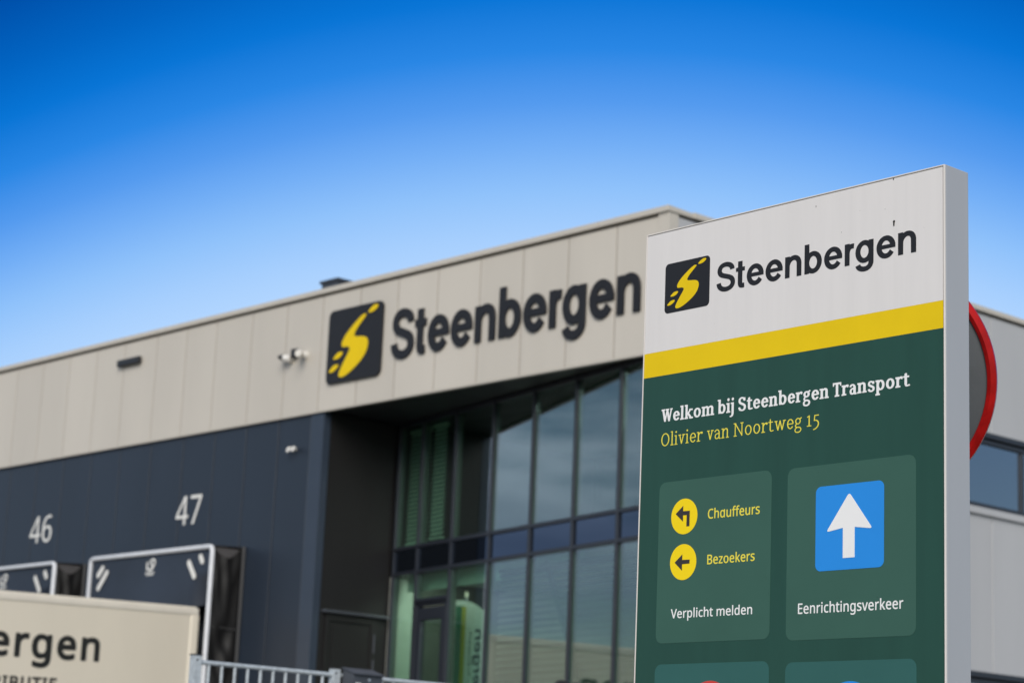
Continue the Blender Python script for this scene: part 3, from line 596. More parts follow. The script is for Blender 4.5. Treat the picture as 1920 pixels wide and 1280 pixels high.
  'oneway': '69,-3 6,-5 6,-1 318,0 7,6 1,66 -2,6 -6,3 -234,0 -6,3 0,6 0,174 6,4 216,0 8,2 3,12 0,60 -5,6 -222,0 -6,6 0,150 6,5 234,0 7,7 1,66 -3,6 -11,3 -312,0 -9,-3 -3,-6;655,-11 57,-6 60,4 60,15 24,10 6,7 0,60 -1,6 -5,5 -90,-25 -48,-4 -36,3 -24,8 -24,13 -22,24 -15,30 -9,42 0,6 4,5 276,0 7,1 6,6 0,66 -5,36 -11,36 -15,29 -24,31 -30,24 -30,14 -36,9 -54,2 -36,-6 -34,-13 -29,-18 -25,-24 -22,-30 -17,-36 -11,-42 -5,-42 2,-66 9,-45 16,-39 20,-30 36,-34 36,-20;592,268 0,9 8,30 23,36 29,20 42,8 36,-5 18,-9 12,-10 12,-16 9,-18 8,-42 -5,-5;988,-3 5,-5 6,-1 66,0 10,6 2,246 10,60 14,30 24,22 30,11 36,3 30,-2 25,-10 19,-18 10,-24 5,-42 1,-276 6,-6 72,0 6,3 3,9 -2,306 -8,42 -9,24 -14,21 -24,23 -24,13 -36,11 -48,4 -24,-2 -30,-5 -30,-12 -27,-17 -21,-20 -12,45 -6,3 -54,0 -10,-4;1498,-3 6,-5 6,-1 66,0 10,6 1,240 9,48 11,24 14,18 21,18 18,10 36,9 54,-5 6,3 10,67 1,6 -5,6 -54,6 -24,-2 -24,-6 -42,-24 -36,-38 -4,10 -4,42 -4,8 -60,2 -10,-4;1845,-3 5,-6 6,0 66,0 10,6 1,432 -5,8 -6,2 -72,-1 -6,-9;1872,495 20,-3 18,5 15,10 11,18 3,24 -5,24 -12,15 -18,10 -24,1 -18,-6 -12,-9 -9,-17 -2,-24 5,-24 12,-16;2192,-11 54,-6 48,3 48,12 19,9 6,6 0,66 -7,8 -60,-20 -54,-5 -42,7 -28,16 -16,18 -13,24 -9,30 -5,42 1,48 7,36 11,30 17,24 29,20 42,10 42,-3 60,-17 6,1 5,7 21,60 -2,6 -18,8 -48,13 -42,5 -48,-3 -42,-9 -42,-20 -30,-24 -24,-30 -18,-36 -15,-60 -3,-54 3,-48 14,-60 19,-37 18,-23 18,-17 30,-20;2466,-3 6,-5 6,-1 66,0 10,6 1,240 2,30 8,36 15,30 24,22 30,11 36,3 30,-2 25,-10 19,-18 10,-24 5,-42 0,-276 7,-6 6,0 66,0 8,6 0,300 -7,48 -12,30 -22,30 -23,18 -40,16 -42,6 -42,0 -42,-10 -36,-17 -24,-20 -2,7 0,204 -4,8 -6,1 -72,0 -6,-9;3070,-11 31,-5 36,0 42,7 18,10 0,61 -6,5 -60,-8 -30,6 -12,8 -9,12 -7,18 -2,24 0,236 6,3 114,2 4,5 0,54 -4,10 -6,2 -114,0 0,90 -3,6 -9,2 -42,0 -6,-8 -26,-84 -61,-30 -3,-6 1,-36 5,-6 54,-3 1,-243 6,-48 11,-30 18,-24 24,-19;3282,-3 5,-6 6,0 66,0 10,6 1,432 -5,8 -6,2 -72,-1 -6,-9;3309,495 20,-3 18,5 15,10 11,18 3,24 -5,24 -12,15 -18,10 -24,1 -18,-6 -12,-9 -9,-17 -2,-24 5,-24 12,-16;3503,-3 6,-5 6,-1 66,0 10,6 1,246 11,60 14,30 24,22 30,11 36,3 30,-2 25,-10 19,-18 10,-24 5,-42 0,-276 7,-6 72,0 6,3 2,9 -1,306 -8,42 -9,24 -14,21 -24,23 -24,13 -36,11 -48,4 -24,-2 -30,-5 -30,-12 -28,-17 -20,-20 -12,45 -6,3 -54,0 -10,-4;4106,-195 51,-6 48,0 42,5 36,10 30,14 24,19 20,24 16,30 10,36 5,54 0,438 -3,7 -6,3 -60,-1 -5,-9 -7,-37 -38,31 -40,17 -54,7 -54,-7 -42,-19 -24,-19 -18,-21 -25,-42 -17,-60 -5,-60 1,-42 10,-54 10,-30 28,-48 34,-33 24,-13 24,-9 30,-6 36,-1 36,5 42,16 30,23 4,0 2,-6 -2,-54 -10,-36 -18,-26 -30,-20 -36,-9 -60,1 -54,10 -60,22 -6,-4 -2,-4 0,-66 3,-6 35,-15;4157,62 -18,7 -22,18 -17,24 -8,18 -11,60 0,42 4,36 7,30 10,24 12,18 13,12 18,11 18,6 48,0 30,-9 18,-11 15,-15 13,-24 9,-30 5,-42 0,-54 -4,-36 -14,-42 -13,-18 -17,-14 -24,-9 -24,-4;4567,-11 41,-5 48,-1 60,10 30,10 24,15 18,15 16,22 13,36 2,42 -7,30 -18,29 -20,19 -28,17 -108,45 -36,19 -16,15 -6,18 3,18 11,12 20,10 24,5 30,1 30,-3 78,-24 6,1 27,58 2,6 -5,8 -42,16 -48,10 -48,4 -48,-3 -42,-11 -24,-11 -27,-19 -19,-24 -12,-36 -1,-30 8,-36 15,-24 24,-22 24,-14 138,-62 20,-16 9,-18 -2,-24 -9,-15 -18,-13 -30,-9 -36,-2 -42,4 -48,13 -42,17 -6,-1 -5,-12 0,-60 3,-6 32,-14;5016,-3 5,-5 6,-1 78,0 9,6 162,426 2,6 -5,9 -78,1 -9,-4 -117,-330 -6,-4 -119,334 -7,4 -72,0 -10,-4 0,-12;5478,-11 57,-6 60,4 60,15 24,10 6,7 0,60 0,6 -6,5 -90,-25 -48,-4 -36,3 -24,8 -24,13 -22,24 -15,30 -9,42 0,6 4,5 276,0 7,1 6,6 0,66 -5,36 -11,36 -15,29 -24,31 -30,24 -30,14 -36,9 -54,2 -36,-6 -34,-13 -28,-18 -26,-24 -22,-30 -17,-36 -11,-42 -5,-42 2,-66 9,-45 16,-39 20,-30 36,-34 36,-20;5415,268 0,9 8,30 23,36 29,20 42,8 36,-5 18,-9 12,-10 13,-16 8,-18 8,-42 -5,-5;5811,-3 5,-5 6,-1 66,0 10,6 1,240 9,48 12,24 14,18 20,18 18,10 36,9 54,-5 6,3 11,67 0,6 -5,6 -54,6 -24,-2 -24,-6 -42,-24 -36,-38 -3,10 -5,42 -4,8 -60,2 -10,-4;6157,-3 6,-5 6,-1 66,0 9,6 0,156 39,34 144,-193 6,-3 84,0 6,1 4,5 -4,12 -177,234 2,6 164,174 3,6 -1,6 -9,4 -84,-1 -141,-147 -33,-41 -4,5 1,354 -3,8 -6,1 -72,0 -6,-9;6735,-11 57,-6 60,4 60,15 24,10 6,7 0,60 -1,6 -5,5 -90,-25 -48,-4 -36,3 -24,8 -24,13 -22,24 -15,30 -9,42 0,6 4,5 276,0 7,1 6,6 -1,66 -5,36 -10,36 -15,29 -24,31 -30,24 -30,14 -36,9 -54,2 -36,-6 -34,-13 -29,-18 -25,-24 -22,-30 -17,-36 -11,-42 -6,-42 2,-66 10,-45 16,-39 20,-30 36,-34 36,-20;6672,268 -1,9 9,30 22,36 30,20 42,8 36,-5 18,-9 12,-10 12,-16 9,-18 8,-42 -5,-5;7202,-11 57,-6 60,4 60,15 24,10 6,7 0,60 0,6 -6,5 -90,-25 -48,-4 -36,3 -24,8 -24,13 -22,24 -15,30 -9,42 0,6 4,5 276,0 7,1 6,6 0,66 -5,36 -11,36 -15,29 -24,31 -30,24 -30,14 -36,9 -54,2 -36,-6 -34,-13 -28,-18 -26,-24 -22,-30 -17,-36 -11,-42 -5,-42 2,-66 9,-45 16,-39 20,-30 36,-34 36,-20;7139,268 0,9 8,30 23,36 29,20 42,8 36,-5 18,-9 12,-10 13,-16 8,-18 8,-42 -5,-5;7535,-3 5,-5 6,-1 66,0 10,6 1,240 9,48 12,24 14,18 20,18 18,10 36,9 54,-5 6,3 11,67 0,6 -5,6 -54,6 -24,-2 -24,-6 -42,-24 -36,-38 -3,10 -5,42 -4,8 -60,2 -10,-4',
  'truck': '114,-29 50,-5 54,-1 42,5 42,11 30,12 32,20 25,24 21,30 16,48 3,54 -10,48 -19,36 -28,30 -35,24 -47,23 -78,32 -36,19 -22,22 -6,30 5,24 11,15 18,11 24,6 30,1 36,-3 42,-10 48,-17 18,3 11,12 25,72 -6,18 -12,9 -48,17 -60,13 -60,4 -54,-5 -48,-14 -36,-19 -33,-29 -23,-36 -13,-42 -1,-54 10,-43 24,-44 26,-27 35,-24 41,-20 84,-34 30,-16 23,-20 8,-24 -3,-30 -10,-19 -24,-16 -30,-8 -36,-2 -42,2 -54,11 -60,20 -12,-1 -8,-5 -10,-18 0,-72 3,-12 9,-10 18,-8;651,-29 45,-6 48,4 36,10 12,8 5,8 2,66 -7,16 -18,8 -48,-8 -30,2 -12,7 -7,11 -5,30 0,218 6,3 90,0 18,6 6,8 4,11 0,60 -10,18 -12,5 -102,1 0,72 -6,16 -6,6 -12,4 -48,0 -12,-4 -9,-10 -26,-84 -55,-26 -9,-10 -3,-12 0,-36 6,-15 12,-8 36,-2 6,-2 1,-3 0,-234 5,-36 10,-30 14,-24 24,-24 24,-15;1042,-29 59,-6 72,6 36,8 42,16 10,6 7,12 1,72 -6,14 -12,8 -18,0 -42,-15 -36,-9 -36,-4 -36,2 -24,5 -24,13 -21,22 -11,24 -6,24 2,4 264,1 16,7 8,12 0,72 -4,36 -12,42 -15,30 -23,31 -30,26 -42,22 -36,10 -42,3 -42,-4 -42,-13 -42,-24 -30,-27 -24,-34 -18,-38 -12,-42 -6,-66 3,-54 9,-42 17,-42 25,-38 37,-34 41,-23;1005,285 -3,4 7,18 20,28 24,13 30,5 30,-4 20,-12 14,-18 11,-30 -3,-4 -6,-1;1554,-29 59,-6 72,6 36,8 42,16 10,6 7,12 1,72 -6,14 -12,8 -18,0 -42,-15 -36,-9 -36,-4 -36,2 -24,5 -24,13 -20,22 -12,24 -6,24 2,4 264,1 16,7 8,12 1,72 -5,36 -12,42 -15,30 -23,31 -30,26 -42,22 -36,10 -42,3 -42,-4 -42,-13 -42,-24 -30,-27 -24,-34 -18,-38 -11,-42 -7,-66 3,-54 9,-42 17,-42 25,-38 37,-34 41,-23;1517,285 -3,4 7,18 20,28 24,13 30,5 30,-4 21,-12 14,-18 10,-30 -3,-4 -6,-1;1926,-21 13,-6 72,0 12,2 13,10 4,18 1,240 6,42 14,36 16,16 24,10 36,4 30,-3 18,-8 12,-13 9,-24 2,-30 0,-270 5,-18 8,-8 18,-4 72,1 16,11 5,18 -1,306 -5,30 -14,42 -14,24 -29,27 -24,14 -24,9 -24,6 -42,4 -36,-2 -30,-6 -30,-12 -30,-18 -9,20 -15,9 -66,1 -18,-10 -6,-18 0,-426 2,-12;2647,-29 34,-5 36,0 24,2 33,9 21,9 30,19 36,39 27,53 15,66 3,48 -1,42 -12,66 -14,36 -27,42 -24,24 -45,28 -24,8 -30,5 -48,1 -48,-9 -36,-17 -1,170 -5,17 -6,7 -12,5 -84,-1 -13,-10 -5,-18 1,-612 5,-12 12,-8 60,-2 18,7 12,25 36,-23;2675,78 -18,3 -24,10 -12,12 -10,18 -10,30 -4,36 1,78 10,42 10,18 9,10 12,7 18,6 48,3 24,-7 12,-7 16,-18 9,-18 7,-24 5,-36 -1,-66 -10,-42 -11,-24 -10,-12 -17,-12 -12,-4;3175,-29 59,-6 72,6 36,8 42,16 10,6 7,12 1,72 -6,14 -12,8 -18,0 -42,-15 -36,-9 -36,-4 -36,2 -24,5 -24,13 -20,22 -12,24 -6,24 2,4 264,1 16,7 8,12 1,72 -5,36 -12,42 -15,30 -23,31 -30,26 -42,22 -36,10 -42,3 -42,-4 -42,-13 -42,-24 -30,-27 -24,-34 -18,-38 -11,-42 -7,-66 3,-54 9,-42 17,-42 25,-38 37,-34 41,-23;3138,285 -3,4 7,18 20,28 24,13 30,5 30,-4 21,-12 14,-18 10,-30 -3,-4 -6,-1;3547,-21 14,-6 72,0 12,2 12,10 4,18 0,234 8,42 22,36 32,23 18,7 18,2 48,-6 12,3 8,7 5,12 9,66 -1,12 -9,14 -12,5 -36,4 -30,0 -24,-3 -42,-16 -36,-26 -6,24 -6,8 -12,5 -66,1 -12,-5 -10,-11 -2,-12 0,-426 1,-12;4037,-213 53,-6 54,0 42,6 36,10 36,18 25,20 23,28 16,32 14,54 3,48 0,432 -3,13 -12,12 -12,3 -66,-2 -12,-9 -6,-18 -48,25 -42,10 -54,0 -36,-6 -24,-9 -24,-13 -24,-20 -21,-22 -28,-48 -10,-30 -8,-36 -5,-60 1,-42 5,-36 16,-54 15,-30 16,-24 24,-24 37,-24 30,-12 30,-6 60,0 36,8 36,16 5,-6 -6,-36 -12,-24 -23,-20 -24,-9 -42,-3 -54,6 -42,10 -42,17 -12,0 -13,-7 -8,-18 0,-66 3,-12 12,-12 15,-6;4096,79 -18,8 -16,12 -12,18 -8,18 -10,54 -1,42 4,36 14,42 11,17 12,12 12,7 18,5 42,-1 24,-7 14,-9 15,-18 8,-18 7,-30 3,-36 0,-48 -4,-36 -13,-36 -12,-16 -12,-8 -36,-9;4632,-29 59,-6 72,6 36,8 42,16 10,6 7,12 1,72 -6,14 -12,8 -18,0 -42,-15 -36,-9 -36,-4 -36,2 -24,5 -24,13 -21,22 -11,24 -6,24 2,4 264,1 16,7 8,12 0,72 -4,36 -12,42 -15,30 -23,31 -30,26 -42,22 -36,10 -42,3 -42,-4 -42,-13 -42,-24 -30,-27 -24,-34 -18,-38 -12,-42 -6,-66 3,-54 9,-42 17,-42 25,-38 37,-34 41,-23;4595,285 -3,4 7,18 20,28 24,13 30,5 30,-4 20,-12 14,-18 11,-30 -3,-4 -6,-1;5003,-21 14,-6 72,0 12,2 12,10 5,18 0,240 6,42 15,36 16,16 24,10 36,4 30,-3 18,-8 12,-13 8,-24 3,-30 0,-270 5,-18 8,-8 18,-4 72,1 16,11 5,18 -2,306 -4,30 -14,42 -15,24 -28,27 -24,14 -24,9 -24,6 -42,4 -36,-2 -30,-6 -30,-12 -30,-18 -9,20 -15,9 -66,1 -18,-10 -6,-18 0,-426 2,-12',
  'distr': '60,-24 18,-6 192,1 60,8 30,7 54,21 42,26 36,34 23,29 25,48 17,54 9,66 -4,90 -12,54 -22,54 -30,43 -18,19 -36,28 -30,17 -42,17 -30,8 -54,7 -210,2 -12,-3 -14,-12 -4,-18 0,-570 2,-12;186,92 -6,4 1,384 101,-1 54,-14 29,-15 25,-22 18,-26 12,-30 7,-36 3,-48 -5,-60 -9,-30 -10,-24 -22,-30 -18,-16 -24,-15 -48,-15 -30,-5;674,-24 18,-6 210,0 15,6 10,12 2,54 -6,18 -15,10 -42,10 -4,4 0,402 4,6 48,13 14,17 0,60 -8,12 -12,7 -216,2 -18,-6 -10,-15 -1,-54 5,-15 12,-10 46,-11 4,-6 0,-402 -8,-5 -42,-10 -15,-15 -3,-12 1,-48;1121,-32 53,-5 54,0 42,4 36,9 36,15 30,19 26,24 24,36 15,48 2,54 -8,42 -22,42 -29,30 -38,25 -42,21 -78,31 -36,19 -19,18 -6,12 -2,18 1,18 9,18 17,12 30,8 36,1 36,-5 84,-25 18,5 12,15 24,67 -3,18 -15,14 -48,18 -60,13 -60,4 -60,-6 -48,-14 -42,-24 -30,-29 -22,-36 -12,-48 1,-48 10,-42 23,-43 28,-29 38,-26 150,-66 24,-22 7,-18 -2,-30 -9,-18 -20,-15 -28,-9 -38,-3 -54,3 -42,9 -66,21 -12,-2 -12,-10 -6,-18 0,-72 6,-15 12,-9 24,-10;1691,-24 14,-6 78,0 16,6 10,12 3,12 0,474 1,3 6,2 144,0 15,7 11,18 0,72 -4,12 -14,12 -14,3 -426,0 -18,-6 -11,-15 -1,-78 5,-12 7,-7 18,-6 144,0 4,-5 0,-474 3,-12;2103,-24 18,-6 78,1 12,5 10,12 2,12 1,204 5,3 54,0 9,-3 126,-216 10,-12 17,-6 90,0 13,6 10,12 2,12 -2,12 -140,228 4,6 42,30 32,42 16,42 6,48 -6,54 -15,42 -28,39 -42,31 -58,20 -68,8 -180,1 -12,-3 -14,-12 -4,-18 0,-570 3,-12;2229,328 -5,2 -1,6 0,138 5,6 61,0 36,-4 24,-7 19,-13 12,-24 2,-36 -7,-30 -14,-18 -18,-11 -29,-7;2631,-24 18,-6 210,0 15,6 10,12 2,54 -6,18 -15,10 -42,10 -4,4 0,402 4,6 48,13 14,17 0,60 -8,12 -12,7 -216,2 -18,-6 -10,-15 -2,-54 6,-15 12,-10 46,-11 4,-6 0,-402 -8,-5 -42,-10 -15,-15 -3,-12 1,-48;3024,-24 18,-6 204,0 60,5 42,11 42,20 30,24 24,30 15,30 10,36 3,42 -5,42 -10,30 -15,24 -16,18 -31,24 29,30 19,36 9,42 -1,42 -6,30 -12,30 -25,32 -24,18 -54,22 -54,11 -36,3 -198,1 -12,-3 -14,-12 -4,-18 0,-570 2,-12;3150,91 -6,5 0,6 0,132 6,5 90,-1 30,-3 30,-8 24,-18 9,-23 0,-36 -8,-24 -19,-20 -24,-10 -30,-4;3150,359 -5,1 -1,6 1,114 83,0 36,-3 30,-10 12,-8 7,-9 5,-18 -2,-30 -7,-18 -15,-13 -18,-7 -30,-4;3786,-32 32,-5 60,0 48,7 42,13 36,19 24,18 25,26 23,36 21,60 7,60 -1,372 -3,12 -12,13 -12,3 -78,0 -12,-4 -11,-12 -3,-12 0,-372 -5,-42 -12,-30 -23,-25 -18,-10 -18,-6 -42,-4 -42,4 -36,15 -21,20 -16,36 -4,42 0,372 -4,12 -11,12 -16,5 -78,-1 -12,-5 -8,-11 -4,-12 1,-372 2,-36 12,-54 12,-30 19,-30 38,-40 30,-20 24,-11;4390,-24 14,-6 78,0 16,6 10,12 3,12 0,474 1,3 6,2 144,0 15,7 11,18 0,72 -4,12 -14,12 -14,3 -426,0 -18,-6 -11,-15 -1,-78 5,-12 7,-7 18,-6 144,0 4,-5 0,-474 3,-12;4756,-24 18,-6 210,0 15,6 10,12 2,54 -6,18 -15,10 -42,10 -4,4 0,402 4,6 48,13 14,17 0,60 -8,12 -12,7 -216,2 -18,-6 -10,-15 -1,-54 5,-15 12,-10 46,-11 4,-6 0,-402 -8,-5 -42,-10 -15,-15 -3,-12 1,-48;5149,-24 18,-6 318,0 18,5 11,13 3,12 0,66 -4,12 -13,12 -15,3 -210,0 -6,3 0,6 0,132 6,4 204,1 18,12 6,19 -1,66 -5,12 -12,10 -12,2 -198,0 -6,6 0,108 6,5 210,0 18,5 12,14 2,12 0,66 -4,12 -10,10 -18,5 -318,0 -12,-3 -14,-12 -4,-18 0,-570 3,-12',
  'n46': '290,5 2,-6 66,0 2,6 0,120 4,4 80,2 -2,62 -78,1 -3,3 -1,372 -2,8 -73,-2 -269,-384 0,-60 6,-2 264,0 4,-4;94,194 -4,3 4,6 172,246 26,48 -2,-300 -4,-3;664,-3 33,-5 36,0 36,6 36,14 30,20 18,19 20,30 12,30 10,54 0,36 -5,36 -9,30 -13,24 -20,24 -19,16 -24,13 -30,10 -30,5 -42,-1 -30,-6 -24,-9 -30,-20 -24,-28 -5,8 7,54 12,48 16,36 21,30 20,18 19,12 48,17 60,4 54,-9 5,6 0,48 -1,6 -4,2 -54,6 -54,-2 -54,-11 -42,-18 -36,-27 -30,-34 -24,-42 -16,-42 -14,-66 -6,-78 3,-72 11,-54 20,-48 30,-42 38,-30;679,57 -24,11 -18,13 -16,18 -14,24 -9,24 -7,30 0,30 4,18 8,18 16,21 18,15 24,13 30,8 24,2 30,-3 18,-5 24,-14 12,-13 19,-36 6,-48 -3,-36 -6,-24 -8,-18 -12,-18 -26,-21 -24,-10 -18,-3 -24,0',
  'n47': '290,5 2,-6 66,0 2,6 0,120 4,4 80,2 -2,62 -78,1 -3,3 -1,372 -2,8 -73,-2 -269,-384 0,-60 6,-2 264,0 4,-4;94,194 -4,3 4,6 172,246 26,48 -2,-300 -4,-3;584,5 2,-6 6,0 66,0 6,6 229,510 1,54 -2,4 -378,1 -6,-5 0,-60 6,-2 294,0 6,-4',
  'small': '64,-14 180,-6 108,14 96,46 60,64 30,62 14,60 0,132 -39,108 -38,48 -39,31 -72,33 -60,12 -228,2 -13,-6;172,82 -1,408 109,-1 72,-20 49,-39 33,-72 5,-96 -20,-84 -35,-48 -56,-33 -60,-13;690,-14 90,-5 14,17 0,432 -14,19 -84,-1 -12,-18 0,-432;707,490 49,-7 38,31 2,60 -28,30 -48,4 -36,-31 -4,-51;996,-22 79,-6 72,9 60,28 37,41 16,72 -5,36 -18,36 -54,42 -144,64 -18,26 15,24 39,10 144,-23 30,61 -6,27 -96,29 -96,1 -72,-23 -50,-46 -15,-72 7,-36 22,-36 48,-35 132,-58 28,-27 -11,-36 -41,-15 -60,0 -96,30 -22,-3 -7,-12 5,-79;1478,-22 87,-3 36,9 17,18 -5,69 -12,7 -84,-4 -22,24 -4,36 0,216 110,6 14,18 0,60 -14,15 -108,4 -8,89 -52,6 -24,-16 -24,-76 -61,-34 -5,-48 18,-19 42,-5 2,-240 12,-60 35,-48;1720,-14 99,0 6,252 10,48 24,36 29,22 36,9 60,-3 9,8 12,72 -9,19 -96,5 -48,-20 -36,-31 -12,42 -72,5 -14,-8;2102,-14 90,-5 14,17 0,432 -14,19 -84,-1 -13,-18 0,-432;2119,490 49,-7 37,31 3,60 -28,30 -48,4 -36,-31 -4,-51;2522,-22 64,-6 60,12 48,26 36,39 25,49 16,72 0,84 -10,60 -43,82 -60,44 -96,17 -48,-8 -48,-22 -4,187 -20,15 -72,0 -12,-6 -6,-21 0,-600 18,-22 48,0 22,10 14,23;2538,73 -36,13 -29,48 -10,60 4,84 11,37 24,29 36,13 48,-1 36,-16 25,-38 12,-60 -2,-72 -13,-48 -22,-32 -36,-17;3009,-22 92,-4 84,33 36,-27 60,1 11,9 3,432 -14,27 -84,-1 -12,-14 -1,-240 -9,-60 -26,-44 -60,-19 -60,12 -24,39 -4,312 -20,16 -72,0 -18,-16 6,-348 14,-36 27,-36;3545,-22 87,-3 36,9 16,18 -4,69 -12,7 -84,-4 -23,24 -4,36 0,216 111,6 13,18 0,60 -13,15 -108,4 -9,89 -51,6 -24,-16 -24,-76 -61,-34 -5,-48 18,-19 42,-5 1,-240 12,-60 36,-48;3787,-14 90,-5 14,17 0,432 -14,19 -84,-1 -13,-18 1,-432;3804,490 49,-7 38,31 2,60 -28,30 -48,4 -36,-31 -4,-51;4183,-22 124,-1 72,21 21,16 1,72 -10,13 -108,-25 -72,1 -48,24 -28,47 -6,24 10,11 264,0 16,13 -4,108 -29,72 -55,55 -72,26 -84,-2 -72,-32 -53,-59 -31,-84 -3,-108 27,-91 60,-68;4139,277 -1,25 24,36 49,21 60,-12 20,-21 13,-36 -9,-13;4768,170 216,-5 12,17 -1,72 -23,12 -193,0 -17,-24;5489,-14 86,-6 21,18 3,490 168,7 7,19 -7,74 -432,5 -25,-7 1,-90 168,-8 5,-10;5866,-14 99,0 7,252 10,48 23,36 30,22 36,9 60,-3 9,8 11,72 -8,19 -96,5 -48,-20 -36,-31 -12,42 -72,5 -14,-8;6316,-22 105,-1 72,36 36,-33 48,0 19,10 -1,348 -24,60 -54,43 -60,14 -72,0 -72,-18 -52,-27 1,-24 27,-55 12,-4 84,30 48,3 36,-12 20,-46 -8,-24 -108,-7 -84,-25 -39,-28 -26,-36 -13,-60 13,-72 40,-48;6361,71 -34,27 -2,36 13,24 59,25 84,6 7,-7 -7,-58 -24,-32 -48,-21;6748,-14 98,0 7,252 9,60 30,44 72,16 44,-12 23,-36 5,-315 24,-15 78,6 6,12 -1,312 -20,72 -39,45 -48,22 -48,8 -84,-9 -60,-34 -10,28 -14,8 -60,0 -14,-8;7343,-22 79,-6 72,9 60,28 37,41 16,72 -5,36 -18,36 -54,42 -144,64 -18,26 15,24 39,10 144,-23 29,61 -5,27 -96,29 -96,1 -72,-23 -50,-46 -16,-72 8,-36 22,-36 48,-35 132,-58 28,-27 -11,-36 -41,-15 -60,0 -96,30 -22,-3 -7,-12 5,-79;7727,-206 25,-6 74,6 10,209 84,-30 84,7 72,41 41,61 25,108 -10,120 -41,84 -63,47 -48,14 -60,1 -48,-11 -48,-30 -9,27 -15,8 -60,0 -15,-8;7884,80 -29,26 -18,48 -5,84 9,60 19,35 24,17 48,8 36,-5 36,-29 20,-50 5,-72 -10,-60 -17,-36 -34,-30 -36,-5;8405,-22 94,-3 77,27 55,49 38,83 8,108 -23,96 -54,72 -77,40 -96,6 -84,-28 -59,-54 -33,-72 -9,-120 27,-96 58,-72;8439,72 -38,14 -30,36 -16,60 1,72 12,48 25,36 34,17 48,3 48,-18 24,-30 16,-56 1,-72 -16,-60 -25,-32 -36,-17;8806,-14 98,0 7,252 10,48 23,36 30,22 36,9 60,-3 9,8 12,72 -9,19 -96,5 -48,-20 -36,-31 -12,42 -72,5 -14,-8;9285,-22 87,-3 36,9 17,18 -5,69 -12,7 -84,-4 -23,24 -4,36 0,216 111,6 13,18 0,60 -13,15 -108,4 -8,89 -52,6 -24,-16 -24,-76 -61,-34 -5,-48 18,-19 42,-5 1,-240 12,-60 36,-48',
